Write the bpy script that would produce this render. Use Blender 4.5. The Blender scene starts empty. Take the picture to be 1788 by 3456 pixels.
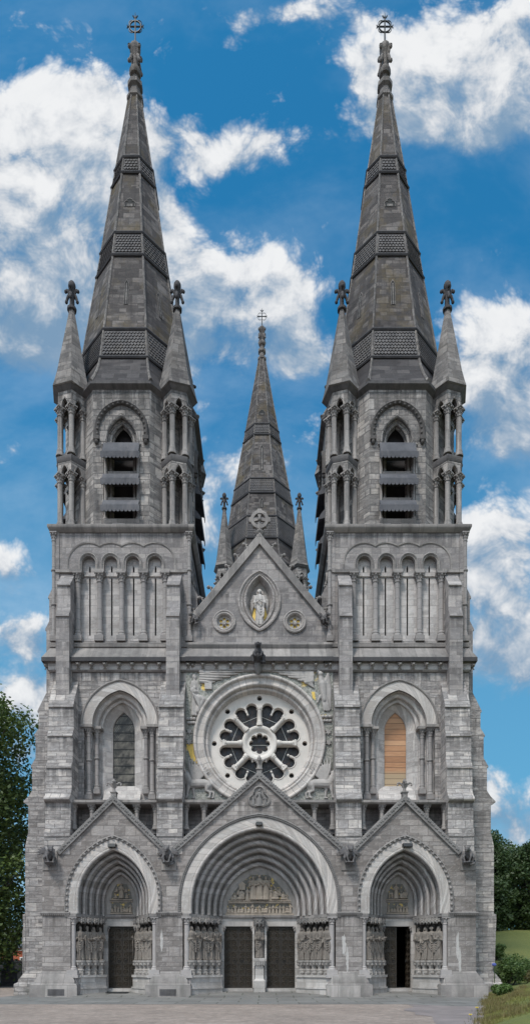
import bpy, bmesh, math, random
from mathutils import Vector, Matrix, noise as mnoise
from mathutils.geometry import tessellate_polygon
PI = math.pi
R = math.radians
S = bpy.context.scene
COL = S.collection
# ------------------------------------------------------------------ survey of the place
D, F, CX, HY, EYE, CAMX = 36.0, 2160.0, 894.0, 3259.0, 1.75, 0.325
TX, TY = 8.19, 6.1            # tower axes at x = -TX, +TX, y = TY


def WX(px, Y=0.0): return (px - CX) * (D + Y) / F + CAMX
def WZ(py, Y=0.0): return (HY - py) * (D + Y) / F + EYE


# ------------------------------------------------------------------ mesh building
class MB:
    def __init__(s):
        s.v = []; s.f = []; s.uv = {}

    def add(s, vs, fs, uvs=None):
        b = len(s.v)
        s.v += [tuple(p) for p in vs]
        for i, f in enumerate(fs):
            if uvs is not None: s.uv[len(s.f)] = uvs[i]
            s.f.append(tuple(b + k for k in f))
        return s

    def merge(s, o, M=None):
        vs = o.v if M is None else [tuple(M @ Vector(p)) for p in o.v]
        b = len(s.v); n = len(s.f)
        s.v += vs
        s.f += [tuple(b + k for k in f) for f in o.f]
        for k, u in o.uv.items(): s.uv[n + k] = u
        return s

    def box(s, x0, x1, y0, y1, z0, z1):
        vs = [(x, y, z) for z in (z0, z1) for y in (y0, y1) for x in (x0, x1)]
        return s.add(vs, [(0, 2, 3, 1), (4, 5, 7, 6), (0, 1, 5, 4), (2, 6, 7, 3), (0, 4, 6, 2), (1, 3, 7, 5)])

    def _prism(s, loops, mapf, a, b):
        allp = [p for l in loops for p in l]
        n = len(allp)
        tris = tessellate_polygon([[Vector((p[0], p[1], 0)) for p in l] for l in loops])
        vs = [mapf(p, a) for p in allp] + [mapf(p, b) for p in allp]
        fs = []
        for t in tris:
            fs.append(tuple(t)); fs.append(tuple(n + k for k in reversed(t)))
        o = 0
        for l in loops:
            m = len(l)
            for i in range(m):
                j = (i + 1) % m
                fs.append((o + i, o + j, n + o + j, n + o + i))
            o += m
        return s.add(vs, fs)

    def prism_y(s, loops, y0, y1):
        if not isinstance(loops[0], list): loops = [loops]
        return s._prism(loops, lambda p, t: (p[0], t, p[1]), y0, y1)

    def prism_x(s, prof, x0, x1):     # profile of (y, z)
        return s._prism([prof], lambda p, t: (t, p[0], p[1]), x0, x1)

    def prism_z(s, poly, z0, z1):
        return s._prism([poly], lambda p, t: (p[0], p[1], t), z0, z1)

    def lathe(s, prof, c=(0, 0, 0), n=14, ph=0.0, sx=1.0, sy=1.0):
        vs = []; fs = []
        m = len(prof)
        for r, z in prof:
            for k in range(n):
                a = ph + 2 * PI * k / n
                vs.append((c[0] + r * math.cos(a) * sx, c[1] + r * math.sin(a) * sy, c[2] + z))
        for i in range(m - 1):
            for k in range(n):
                k2 = (k + 1) % n
                fs.append((i * n + k, i * n + k2, (i + 1) * n + k2, (i + 1) * n + k))
        fs.append(tuple(range(n - 1, -1, -1)))
        fs.append(tuple((m - 1) * n + k for k in range(n)))
        return s.add(vs, fs)

    def ell(s, c, r, M=None, nu=10, nv=7):
        prof = [(math.sin(PI * (i + .001) / nv * .998), -math.cos(PI * (i + .001) / nv * .998)) for i in range(nv + 1)]
        t = MB().lathe(prof, (0, 0, 0), nu)
        X = Matrix.Translation(c) @ (M if M else Matrix()) @ Matrix.Diagonal((r[0], r[1], r[2], 1))
        return s.merge(t, X)

    def tube(s, pts, rad, n=8, cap=True):
        pts = [Vector(p) for p in pts]
        if not hasattr(rad, '__len__'): rad = [rad] * len(pts)
        vs = []; fs = []
        up = None
        for i, p in enumerate(pts):
            d = (pts[min(i + 1, len(pts) - 1)] - pts[max(i - 1, 0)]).normalized()
            if up is None:
                up = Vector((0, 0, 1)) if abs(d.z) < .9 else Vector((1, 0, 0))
            a = d.cross(up)
            if a.length < 1e-4: a = d.cross(Vector((1, 0.3, 0.2)))
            a.normalize(); b = a.cross(d).normalized(); up = b
            for k in range(n):
                t = 2 * PI * k / n
                vs.append(p + (a * math.cos(t) + b * math.sin(t)) * rad[i])
        for i in range(len(pts) - 1):
            for k in range(n):
                k2 = (k + 1) % n
                fs.append((i * n + k, i * n + k2, (i + 1) * n + k2, (i + 1) * n + k))
        if cap:
            fs.append(tuple(range(n - 1, -1, -1)))
            fs.append(tuple((len(pts) - 1) * n + k for k in range(n)))
        return s.add(vs, fs)

    def grid(s, rows, closed_u=False, uv=None):
        """rows: list of equally long vertex rows, joined as a sheet"""
        m = len(rows[0]); vs = [p for r in rows for p in r]; fs = []; uvs = []
        for i in range(len(rows) - 1):
            for k in range(m if closed_u else m - 1):
                k2 = (k + 1) % m
                fs.append((i * m + k, i * m + k2, (i + 1) * m + k2, (i + 1) * m + k))
                if uv: uvs.append((uv[i][k], uv[i][k2 if k2 else k], uv[i + 1][k2 if k2 else k], uv[i + 1][k]))
        return s.add(vs, fs, uvs if uv else None)

    def sweep(s, path, prof, closed=False, plane='xz'):
        """closed profile of (outward n, depth y) carried along a 2-D path; ends capped"""
        n = len(path); rows = []; L = 0.0; uv = []
        pl = [0.0]
        for i in range(len(prof)):
            a = prof[i]; b = prof[(i + 1) % len(prof)]
            pl.append(pl[-1] + math.hypot(b[0] - a[0], b[1] - a[1]))
        for i in range(n):
            p = Vector(path[i])
            if closed: a = Vector(path[i - 1]); b = Vector(path[(i + 1) % n])
            else: a = Vector(path[max(i - 1, 0)]); b = Vector(path[min(i + 1, n - 1)])
            d1 = (p - a).normalized() if (p - a).length > 1e-6 else (b - p).normalized()
            d2 = (b - p).normalized() if (b - p).length > 1e-6 else d1
            n1 = Vector((-d1.y, d1.x)); n2 = Vector((-d2.y, d2.x))
            nn = (n1 + n2)
            nn = nn / max(nn.dot(n1), .3)
            if i: L += (p - Vector(path[i - 1])).length
            row = []; ur = []
            for k, q in enumerate(prof):
                w = p + nn * q[0]
                row.append((w.x, q[1], w.y) if plane == 'xz' else (w.x, w.y, q[1]))
                ur.append((L, pl[k]))
            rows.append(row); uv.append(ur)
        if closed:
            rows.append(rows[0]); uv.append(uv[0])
        s.grid(rows, True, uv)
        if not closed:
            for r, rev in ((rows[0], True), (rows[-1], False)):
                s.add(r, [tuple(range(len(r)))[::-1] if rev else tuple(range(len(r)))])
        return s

    def build(s, name, mat, parent=None, smooth=35, recalc=True):
        me = bpy.data.meshes.new(name)
        me.from_pydata(s.v, [], s.f)
        if s.uv:
            ul = me.uv_layers.new(name='UVMap')
            for fi, u in s.uv.items():
                p = me.polygons[fi]
                for j, li in enumerate(p.loop_indices):
                    if j < len(u): ul.data[li].uv = u[j]
        if recalc:
            bm = bmesh.new(); bm.from_mesh(me)
            bmesh.ops.recalc_face_normals(bm, faces=bm.faces)
            bm.to_mesh(me); bm.free()
        if smooth:
            me.shade_smooth(); me.set_sharp_from_angle(angle=R(smooth))
        me.materials.append(mat)
        o = bpy.data.objects.new(name, me)
        COL.objects.link(o)
        if parent: o.parent = parent
        return o


def remesh(o, vox):
    m = o.modifiers.new('r', 'REMESH'); m.mode = 'VOXEL'; m.voxel_size = vox
    dg = bpy.context.evaluated_depsgraph_get()
    me = bpy.data.meshes.new_from_object(o.evaluated_get(dg))
    o.modifiers.clear()
    old = o.data; mats = list(old.materials)
    o.data = me
    me.name = o.name
    if not me.materials:
        for x in mats: me.materials.append(x)
    me.shade_smooth()
    bpy.data.meshes.remove(old)
    return o


def append_mesh(o, mb):
    """put more geometry into an object's mesh"""
    bm = bmesh.new(); bm.from_mesh(o.data)
    vs = [bm.verts.new(p) for p in mb.v]
    for f in mb.f:
        try: fc = bm.faces.new([vs[k] for k in f]); fc.smooth = True
        except ValueError: pass
    bm.to_mesh(o.data); bm.free()


def thing(name, label, cat, loc=(0, 0, 0), rz=0.0, group=None):
    o = bpy.data.objects.new(name, None); COL.objects.link(o)
    o.location = loc; o.rotation_euler = (0, 0, rz)
    return tag(o, label, cat, group)


def tag(o, label, cat, group=None):
    o['label'] = label; o['category'] = cat
    if group: o['group'] = group
    return o


def dup(o, parent=None, loc=None, rz=None):
    c = o.copy(); COL.objects.link(c)
    c.parent = parent if parent else o.parent
    if loc is not None: c.location = loc
    if rz is not None: c.rotation_euler = (0, 0, rz)
    for ch in list(o.children):
        dup(ch, c)
    return c


# ------------------------------------------------------------------ 2-D curves
def arch(hw, rise, zs, n=14, stilt=0.0, x0=0.0):
    """left springing to right springing, pointed when taller than wide"""
    pts = []
    z = zs + stilt
    r = rise - stilt
    if r > hw * 1.02:
        c = (r * r - hw * hw) / (2 * hw); RR = hw + c
        ae = math.acos(-c / RR)
        for i in range(n + 1):
            a = PI + (ae - PI) * i / n
            pts.append((c + RR * math.cos(a), z + RR * math.sin(a)))
    else:
        for i in range(n + 1):
            a = PI - PI / 2 * i / n
            pts.append((hw * math.cos(a), z + r * math.sin(a)))
    if stilt > 0.01: pts.insert(0, (-hw, zs))
    out = pts + [(-x, zz) for x, zz in reversed(pts[:-1])]
    return [(x0 + x, zz) for x, zz in out]


def circle(cx, cz, r, n=32, a0=0.0):
    return [(cx + r * math.cos(a0 + 2 * PI * i / n), cz + r * math.sin(a0 + 2 * PI * i / n)) for i in range(n)]


def loft_arch(mb, prof, zs, n=14):
    """prof: (half width, rise, stilt, y); a recess surface stepping back"""
    rows = []; uv = []; V = 0.0; last = None
    for hw, rise, st, y in prof:
        p = arch(hw, rise, zs, n, st)
        if last: V += math.hypot(hw - last[0], y - last[1])
        last = (hw, y)
        L = 0.0; ur = []
        for i, q in enumerate(p):
            if i: L += math.hypot(q[0] - p[i - 1][0], q[1] - p[i - 1][1])
            ur.append((L, V))
        rows.append([(q[0], y, q[1]) for q in p]); uv.append(ur)
    mb.grid(rows, False, uv)
    return mb


def ngon(n, r, ph=0.0, c=(0, 0)):
    return [(c[0] + r * math.cos(ph + 2 * PI * k / n), c[1] + r * math.sin(ph + 2 * PI * k / n)) for k in range(n)]


# ------------------------------------------------------------------ materials
def new_mat(name):
    m = bpy.data.materials.new(name); m.use_nodes = True
    nt = m.node_tree; nt.nodes.clear()
    out = nt.nodes.new('ShaderNodeOutputMaterial'); b = nt.nodes.new('ShaderNodeBsdfPrincipled')
    nt.links.new(b.outputs[0], out.inputs[0])
    return m, nt, b


class NT:
    def __init__(s, nt): s.t = nt

    def n(s, typ, **kw):
        nd = s.t.nodes.new(typ)
        for k, v in kw.items(): setattr(nd, k, v)
        return nd

    def l(s, a, b): s.t.links.new(a, b)

    def put(s, sock, v):
        if hasattr(v, 'links') or isinstance(v, bpy.types.NodeSocket): s.l(v, sock)
        else: sock.default_value = v

    def math(s, op, a, b=None, c=None, clamp=False):
        nd = s.n('ShaderNodeMath', operation=op, use_clamp=clamp)
        s.put(nd.inputs[0], a)
        if b is not None: s.put(nd.inputs[1], b)
        if c is not None: s.put(nd.inputs[2], c)
        return nd.outputs[0]

    def vec(s, op, a, b=None, scale=None):
        nd = s.n('ShaderNodeVectorMath', operation=op)
        s.put(nd.inputs[0], a)
        if b is not None: s.put(nd.inputs[1], b)
        if scale is not None: s.put(nd.inputs['Scale'], scale)
        return nd.outputs['Value'] if op in ('DOT_PRODUCT', 'LENGTH') else nd.outputs['Vector']

    def comb(s, x, y, z=0.0):
        nd = s.n('ShaderNodeCombineXYZ')
        for i, q in enumerate((x, y, z)): s.put(nd.inputs[i], q)
        return nd.outputs[0]

    def sep(s, v):
        nd = s.n('ShaderNodeSeparateXYZ'); s.l(v, nd.inputs[0]); return nd.outputs

    def noise(s, v, scale, detail=3.0, rough=.55, dist=0.0):
        nd = s.n('ShaderNodeTexNoise')
        s.l(v, nd.inputs['Vector'])
        nd.inputs['Scale'].default_value = scale; nd.inputs['Detail'].default_value = detail
        nd.inputs['Roughness'].default_value = rough; nd.inputs['Distortion'].default_value = dist
        return nd.outputs['Fac']

    def ramp(s, v, stops, interp='LINEAR'):
        nd = s.n('ShaderNodeValToRGB'); s.l(v, nd.inputs[0])
        e = nd.color_ramp.elements
        while len(e) < len(stops): e.new(.5)
        for k, (p, c) in enumerate(stops):
            e[k].position = p
            e[k].color = (c, c, c, 1) if not hasattr(c, '__len__') else (*c, 1)
        nd.color_ramp.interpolation = interp
        return nd.outputs[0]

    def mix(s, f, a, b, mode='MIX'):
        nd = s.n('ShaderNodeMix', data_type='RGBA', blend_type=mode)
        s.put(nd.inputs[0], f)
        for sk, v in ((nd.inputs[6], a), (nd.inputs[7], b)):
            if hasattr(v, '__len__') and not isinstance(v, bpy.types.NodeSocket): v = (*v, 1) if len(v) == 3 else v
            s.put(sk, v)
        return nd.outputs[2]

    def mapr(s, v, a, b, c=0.0, d=1.0, smooth=False):
        nd = s.n('ShaderNodeMapRange')
        if smooth: nd.interpolation_type = 'SMOOTHSTEP'
        s.put(nd.inputs[0], v)
        for i, q in enumerate((a, b, c, d)): s.put(nd.inputs[i + 1], q)
        return nd.outputs[0]

    def bump(s, h, strength, dist, bsdf):
        nd = s.n('ShaderNodeBump'); nd.inputs['Strength'].default_value = strength; nd.inputs['Distance'].default_value = dist
        s.l(h, nd.inputs['Height']); s.l(nd.outputs[0], bsdf.inputs['Normal'])


def wall_coords(T):
    """metres along the wall and up it, for a wall facing any way"""
    g = T.n('ShaderNodeNewGeometry')
    t = T.vec('NORMALIZE', T.vec('CROSS_PRODUCT', g.outputs['True Normal'], (0.0, 0.0, 1.0)))
    u = T.vec('DOT_PRODUCT', g.outputs['Position'], t)
    z = T.sep(g.outputs['Position'])[2]
    return g.outputs['Position'], u, z


def brick(T, vec, bw, bh, mort, off=.5, smooth=.1):
    b = T.n('ShaderNodeTexBrick'); b.offset = off
    T.l(vec, b.inputs['Vector'])
    b.inputs['Color1'].default_value = (0, 0, 0, 1); b.inputs['Color2'].default_value = (1, 1, 1, 1)
    b.inputs['Mortar'].default_value = (.5, .5, .5, 1)
    b.inputs['Scale'].default_value = 1.0; b.inputs['Mortar Size'].default_value = mort
    b.inputs['Mortar Smooth'].default_value = smooth; b.inputs['Bias'].default_value = 0
    b.inputs['Brick Width'].default_value = bw; b.inputs['Row Height'].default_value = bh
    return b


def masonry(name, dark, mid, light, bw=.85, bh=.36, mort=.016, mortar_col=None, rock=.5, bump=.6,
            stain=.5, stain_col=(.05, .05, .05), moss=0.0, veins=.3, uvmode=False, ledges=()):
    tint = lambda c: (c[0] * 1.02, c[1] * .972, c[2] * 1.005)
    dark, mid, light, stain_col = tint(dark), tint(mid), tint(light), tint(stain_col)
    m, nt, b = new_mat(name); T = NT(nt)
    if uvmode:
        uvn = T.n('ShaderNodeUVMap'); g = T.n('ShaderNodeNewGeometry'); P = g.outputs['Position']
        s = T.sep(uvn.outputs[0]); u, z = s[0], s[1]
    else:
        P, u, z = wall_coords(T)
    wob = T.noise(P, .9, 2)
    wob2 = T.noise(P, 2.7, 2)
    uu = T.math('ADD', u, T.math('MULTIPLY', wob2, .05))
    # course heights that vary: stretch the height a little
    zz = T.math('ADD', z, T.math('MULTIPLY', T.math('SINE', T.math('MULTIPLY', z, 2 * PI / (bh * 5))), bh * .42)) if not uvmode else z
    zz = T.math('ADD', zz, T.math('MULTIPLY', wob2, .012))
    v1 = T.comb(uu, zz)
    b1 = brick(T, v1, bw, bh, mort)
    tone, fac = b1.outputs['Color'], b1.outputs['Fac']
    if not uvmode:
        b2 = brick(T, T.comb(T.math('ADD', uu, .37), zz), bw * .58, bh, mort, .37)
        msk = T.mapr(T.noise(T.comb(T.math('MULTIPLY', u, .35), T.math('MULTIPLY', z, 1.3)), 1.0, 1), .47, .53)
        tone = T.mix(msk, tone, b2.outputs['Color'])
        fac = T.math('ADD', T.math('MULTIPLY', fac, T.math('SUBTRACT', 1.0, msk)), T.math('MULTIPLY', b2.outputs['Fac'], msk))
    st = T.comb(T.math('MULTIPLY', u, 1.5), T.math('MULTIPLY', z, 7.5), T.math('MULTIPLY', wob, 2.0))
    ro = T.noise(st, 1.0, 6, .62, .1)
    fine = T.noise(P, 9.0, 5, .65)
    big = T.noise(P, .22, 4, .6)
    tonev = T.math('MULTIPLY', T.math('SUBTRACT', tone, .5), .56)
    v = T.math('ADD', .5, tonev)
    v = T.math('ADD', v, T.math('MULTIPLY', T.math('SUBTRACT', ro, .5), 1.7 * rock))
    v = T.math('ADD', v, T.math('MULTIPLY', T.math('SUBTRACT', fine, .5), .5))
    v = T.math('ADD', v, T.math('MULTIPLY', T.math('SUBTRACT', big, .5), .9), clamp=True)
    col = T.ramp(v, [(0.0, dark), (.5, mid), (1.0, light)])
    # slightly different hue from stone to stone
    hue = T.noise(T.comb(T.math('MULTIPLY', tone, 7.3), T.math('MULTIPLY', T.noise(P, .5, 1), 5.0)), 1.0, 1)
    col = T.mix(T.mapr(hue, .35, .7, 0, .35), col, T.mix(1.0, col, (1.0, .94, .86), 'MULTIPLY'))
    if veins:
        wv = T.noise(T.comb(T.math('MULTIPLY', u, .7), T.math('MULTIPLY', T.math('ADD', z, T.math('MULTIPLY', u, .4)), 2.2), T.math('MULTIPLY', tone, 9.0)), 1.0, 6, .7, .0)
        vv = T.math('SUBTRACT', 1.0, T.math('MULTIPLY', T.math('ABSOLUTE', T.math('SUBTRACT', wv, .5)), 60.0), clamp=True)
        col = T.mix(T.math('MULTIPLY', vv, veins), col, tuple(min(.75, c * 1.7) for c in light))
    if stain:
        sv = T.comb(T.math('MULTIPLY', u, 1.5), T.math('MULTIPLY', z, .16), T.math('MULTIPLY', wob, .6))
        sn = T.mapr(T.noise(sv, 1.0, 5, .65), .48, .72)
        sn = T.math('MULTIPLY', sn, T.mapr(T.noise(P, .35, 3), .35, .65))
        col = T.mix(T.math('MULTIPLY', sn, stain), col, stain_col)
    if moss:
        mn = T.math('MULTIPLY', T.mapr(T.noise(P, .45, 4, .65), .5, .66), moss)
        col = T.mix(mn, col, (.105, .078, .04))
    if ledges:                     # soot and lime washed down from the ledges above
        run = None
        for zl, ln in ledges:
            k = T.math('MULTIPLY', T.math('LESS_THAN', z, zl), T.mapr(z, zl - ln, zl, 0, 1))
            run = k if run is None else T.math('MAXIMUM', run, k)
        sk = T.noise(T.comb(T.math('MULTIPLY', u, 3.2), T.math('MULTIPLY', z, .12), wob), 1.0, 4, .65)
        col = T.mix(T.math('MULTIPLY', T.math('MULTIPLY', run, T.mapr(sk, .45, .62)), .75), col, tuple(c * .32 for c in mid))
        col = T.mix(T.math('MULTIPLY', T.math('MULTIPLY', run, T.mapr(sk, .44, .34)), .45), col, tuple(min(.7, c * 1.3) for c in light))
        damp = T.math('MULTIPLY', T.mapr(z, .75, .05), T.mapr(T.noise(P, 1.4, 4), .38, .6))
        col = T.mix(T.math('MULTIPLY', damp, .6), col, (.07, .075, .055))
    mc = mortar_col or tuple(c * .85 for c in dark)
    col = T.mix(T.math('MULTIPLY', fac, .5), col, mc)
    T.l(col, b.inputs['Base Color'])
    b.inputs['Roughness'].default_value = .88
    b.inputs['Specular IOR Level'].default_value = .25
    h = T.math('ADD', T.math('MULTIPLY', fac, -1.0), T.math('ADD', T.math('MULTIPLY', ro, 1.2 * rock), T.math('MULTIPLY', fine, .35)))
    h = T.math('ADD', h, T.math('MULTIPLY', tone, .25))
    T.bump(h, bump, .05, b)
    return m


def plain_stone(name, dark, light, scale=2.0, bump=.3, stain=.4, stain_col=(.05, .05, .05), moss=0.0, joint=0.0, block=None):
    tint = lambda c: (c[0] * 1.02, c[1] * .972, c[2] * 1.005)
    dark, light, stain_col = tint(dark), tint(light), tint(stain_col)
    m, nt, b = new_mat(name); T = NT(nt)
    P, u, z = wall_coords(T)
    a = T.noise(P, scale, 5, .65); c = T.noise(P, .4, 3); f = T.noise(P, 14, 4, .6)
    v = T.math('ADD', T.math('MULTIPLY', a, .6), T.math('ADD', T.math('MULTIPLY', c, .6), T.math('MULTIPLY', f, .25)))
    if block:
        sx = T.sep(P)
        br = brick(T, T.comb(T.math('ADD', u, T.math('MULTIPLY', T.math('FLOOR', T.math('DIVIDE', z, block[1])), .37)), T.math('ADD', z, T.math('MULTIPLY', sx[1], .001))), block[0], block[1], .012, .5)
        v = T.math('ADD', v, T.math('MULTIPLY', T.math('SUBTRACT', br.outputs['Color'], .5), .4))
    col = T.ramp(T.mapr(v, .42, 1.02), [(0.0, dark), (1.0, light)])
    if block: col = T.mix(T.math('MULTIPLY', br.outputs['Fac'], .55), col, tuple(q * .6 for q in dark))
    if stain:
        sn = T.mapr(T.noise(T.comb(T.math('MULTIPLY', u, 2.0), T.math('MULTIPLY', z, .3), c), 1.0, 5, .65), .48, .7)
        col = T.mix(T.math('MULTIPLY', sn, stain), col, stain_col)
    if moss:
        col = T.mix(T.math('MULTIPLY', T.mapr(T.noise(P, .7, 4, .65), .5, .65), moss), col, (.11, .085, .04))
    h = T.math('ADD', a, T.math('MULTIPLY', f, .5))
    if joint:
        s = T.math('FRACT', T.math('DIVIDE', z, joint))
        jl = T.math('LESS_THAN', s, .03 / joint)
        col = T.mix(T.math('MULTIPLY', jl, .6), col, tuple(q * .5 for q in dark))
    T.l(col, b.inputs['Base Color'])
    b.inputs['Roughness'].default_value = .85; b.inputs['Specular IOR Level'].default_value = .25
    T.bump(h, bump, .03, b)
    return m


M = {}
LEDGES = ((36.0, 2.2), (27.5, 1.3), (20.5, .5), (19.0, 1.5), (10.95, 1.2), (4.55, 1.5), (16.55, 1.2), (14.8, .9), (12.9, .9), (21.9, 1.0), (23.9, .9))
M['rock'] = masonry('rock_faced_limestone', (0.120, 0.115, 0.110), (0.270, 0.262, 0.252), (0.525, 0.500, 0.458), .95, .3, .018,
                    rock=.62, bump=.9, stain=.55, stain_col=(0.110, 0.103, 0.095), veins=.25, ledges=LEDGES)
M['screen'] = masonry('brown_grey_ashlar', (0.125, 0.117, 0.108), (0.215, 0.203, 0.190), (0.360, 0.346, 0.325), 1.05, .34, .016,
                      rock=.42, bump=.6, stain=.55, stain_col=(0.095, 0.087, 0.078), veins=.3, ledges=LEDGES)
M['dress'] = masonry('dressed_limestone', (0.175, 0.168, 0.159), (0.294, 0.281, 0.265), (0.433, 0.415, 0.387), 1.0, .42, .014,
                     rock=.25, bump=.4, stain=.4, stain_col=(0.113, 0.110, 0.105), veins=.4)
M['ash'] = masonry('ashlar_limestone', (0.129, 0.125, 0.122), (0.229, 0.222, 0.216), (0.366, 0.352, 0.329), .95, .4, .015,
                   rock=.25, bump=.4, stain=.35, stain_col=(0.093, 0.090, 0.091), veins=.25, ledges=LEDGES)
M['ashl'] = masonry('pale_ashlar', (.24, .235, .225), (.39, .382, .366), (.54, .53, .505), .8, .4, .014,
                    rock=.3, bump=.4, stain=.3, stain_col=(0.103, 0.100, 0.096), veins=.3)
M['bel'] = masonry('weathered_ashlar', (0.077, 0.075, 0.074), (0.206, 0.199, 0.188), (0.453, 0.435, 0.401), .8, .38, .022,
                   mortar_col=(0.045, 0.045, 0.048), rock=.45, bump=.7, stain=.85, stain_col=(0.032, 0.032, 0.036), veins=.15, ledges=LEDGES)
M['spire'] = masonry('spire_stone', (.026, .024, .025), (.078, .073, .071), (.21, .198, .186), .75, .38, .014,
                     mortar_col=(0.031, 0.030, 0.029), rock=.3, bump=.5, stain=.7, stain_col=(0.028, 0.026, 0.028), moss=.7, veins=.0)
M['skirt'] = masonry('dark_skirt_stone', (.024, .023, .025), (.052, .05, .052), (.11, .106, .105), 1.3, .5, .012, mortar_col=(.03, .03, .03), rock=.25, bump=.3, stain=.6, stain_col=(.024, .023, .025), veins=0)
M['turroof'] = masonry('turret_roof_stone', (0.057, 0.055, 0.055), (0.139, 0.134, 0.128), (0.268, 0.257, 0.239), .7, .36, .014,
                       mortar_col=(0.052, 0.050, 0.048), rock=.4, bump=.5, stain=.6, stain_col=(0.040, 0.040, 0.045), moss=.15, veins=.1)
M['vous'] = masonry('voussoir_stone', (0.258, 0.248, 0.231), (0.412, 0.396, 0.368), (0.577, 0.550, 0.506), .42, 30.0, .026,
                    rock=.2, bump=.25, stain=.0, veins=.35, uvmode=True)
M['vousd'] = masonry('worn_voussoir', (0.175, 0.168, 0.153), (0.310, 0.303, 0.290), (0.460, 0.450, 0.430), .36, 30.0, .026,
                     rock=.3, bump=.4, stain=.0, veins=.2, uvmode=True)
M['light'] = plain_stone('pale_limestone', (.27, .262, .24), (.5, .487, .455), 2.0, .25, .45, (0.190, 0.175, 0.150), block=(.95, .4))
M['trac'] = plain_stone('tracery_stone', (0.440, 0.425, 0.385), (0.680, 0.660, 0.600), 2.0, .2, .15, (0.400, 0.380, 0.340))
M['shaft'] = plain_stone('shaft_stone', (0.175, 0.170, 0.164), (0.299, 0.288, 0.272), 3.0, .25, .35, (0.103, 0.100, 0.096), joint=.62)
M['trim'] = plain_stone('trim_stone', (0.144, 0.140, 0.134), (0.319, 0.305, 0.282), 2.5, .35, .55, (0.077, 0.075, 0.072), block=(1.05, 1.6))
M['pale_shaft'] = plain_stone('polished_shaft', (0.268, 0.258, 0.246), (0.391, 0.376, 0.355), 3.0, .15, .2, (0.206, 0.200, 0.191))
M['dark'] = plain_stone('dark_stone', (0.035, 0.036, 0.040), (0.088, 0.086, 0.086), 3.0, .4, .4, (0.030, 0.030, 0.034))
M['bdark'] = plain_stone('weathered_trim', (0.060, 0.061, 0.065), (0.165, 0.160, 0.155), 3.0, .5, .6, (0.041, 0.040, 0.040), moss=.12)
M['carve'] = plain_stone('carved_stone', (0.120, 0.118, 0.112), (0.250, 0.245, 0.232), 4.0, .5, .5, (0.060, 0.058, 0.055))
M['statue'] = plain_stone('statue_stone', (0.110, 0.100, 0.087), (0.260, 0.238, 0.205), 4.0, .4, .5, (0.065, 0.060, 0.054))
M['relief'] = plain_stone('relief_stone', (0.170, 0.163, 0.148), (0.360, 0.346, 0.318), 4.0, .5, .6, (0.085, 0.080, 0.070))
M['relief_pale'] = plain_stone('pale_relief_stone', (.25, .243, .228), (.46, .448, .42), 4.0, .5, .5, (.13, .125, .115))
M['tan'] = plain_stone('tan_relief_stone', (.19, .165, .13), (.4, .355, .29), 4.0, .5, .5, (.08, .068, .05))
M['soot_shade'] = plain_stone('soot_and_shade_stone', (0.030, 0.028, 0.025), (0.100, 0.094, 0.085), 4.0, .5, .5, (0.020, 0.020, 0.018))  # black grime of the jambs, also painted shade for gaps between statues
M['hood'] = plain_stone('sooty_hood_stone', (0.046, 0.044, 0.042), (0.124, 0.118, 0.111), 4.0, .5, .5, (0.031, 0.030, 0.029))
M['lead'] = plain_stone('sheet_lead', (.045, .048, .055), (.13, .135, .145), 2.0, .2, .5, (0.185, 0.180, 0.177))
M['plinth'] = plain_stone('plinth_stone', (0.154, 0.147, 0.138), (0.340, 0.325, 0.301), 2.5, .4, .6, (0.110, 0.112, 0.100), block=(1.25, .66))


def simple(name, col, rough=.6, metal=0.0, var=.3, scale=6.0, bump=.2):
    m, nt, b = new_mat(name); T = NT(nt)
    g = T.n('ShaderNodeNewGeometry')
    n = T.noise(g.outputs['Position'], scale, 5, .6)
    c = T.mix(n, tuple(x * (1 - var) for x in col), tuple(min(1, x * (1 + var)) for x in col))
    T.l(c, b.inputs['Base Color'])
    b.inputs['Roughness'].default_value = rough; b.inputs['Metallic'].default_value = metal
    if bump: T.bump(n, bump, .02, b)
    return m


M['iron'] = simple('wrought_iron', (.022, .022, .024), .5, .4)
M['door'] = simple('bronzed_door', (.02, .014, .009), .55, .1, .5, 5)
M['scroll'] = simple('bronze_scrollwork', (.04, .029, .018), .5, .2, .4, 7)
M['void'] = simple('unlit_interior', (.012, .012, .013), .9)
M['floor'] = simple('interior_floor', (.09, .085, .08), .6)
M['lampm'] = simple('lamp_casing', (.03, .03, .032), .4, .3)
M['rubber'] = simple('rubber_mat', (.02, .02, .022), .9)
M['lime'] = simple('lime_bloom', (.40, .375, .365), .9, 0, .35, 9)


def gold_mat():
    m, nt, b = new_mat('gold_mosaic'); T = NT(nt)
    g = T.n('ShaderNodeNewGeometry'); P = g.outputs['Position']
    vo = T.n('ShaderNodeTexVoronoi'); T.l(P, vo.inputs['Vector']); vo.inputs['Scale'].default_value = 14
    sp = T.sep(vo.outputs['Color'])[0]
    big = T.noise(P, .8, 3)
    gold = T.mix(sp, (.42, .27, .06), (.72, .52, .16))
    dk = T.mix(sp, (.12, .12, .105), (.34, .33, .3))
    col = T.mix(T.mapr(big, .64, .7), dk, gold)
    T.l(col, b.inputs['Base Color']); b.inputs['Roughness'].default_value = .45
    T.l(T.mapr(big, .64, .7, 0, .35), b.inputs['Metallic'])
    T.bump(sp, .3, .02, b)
    return m


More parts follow.
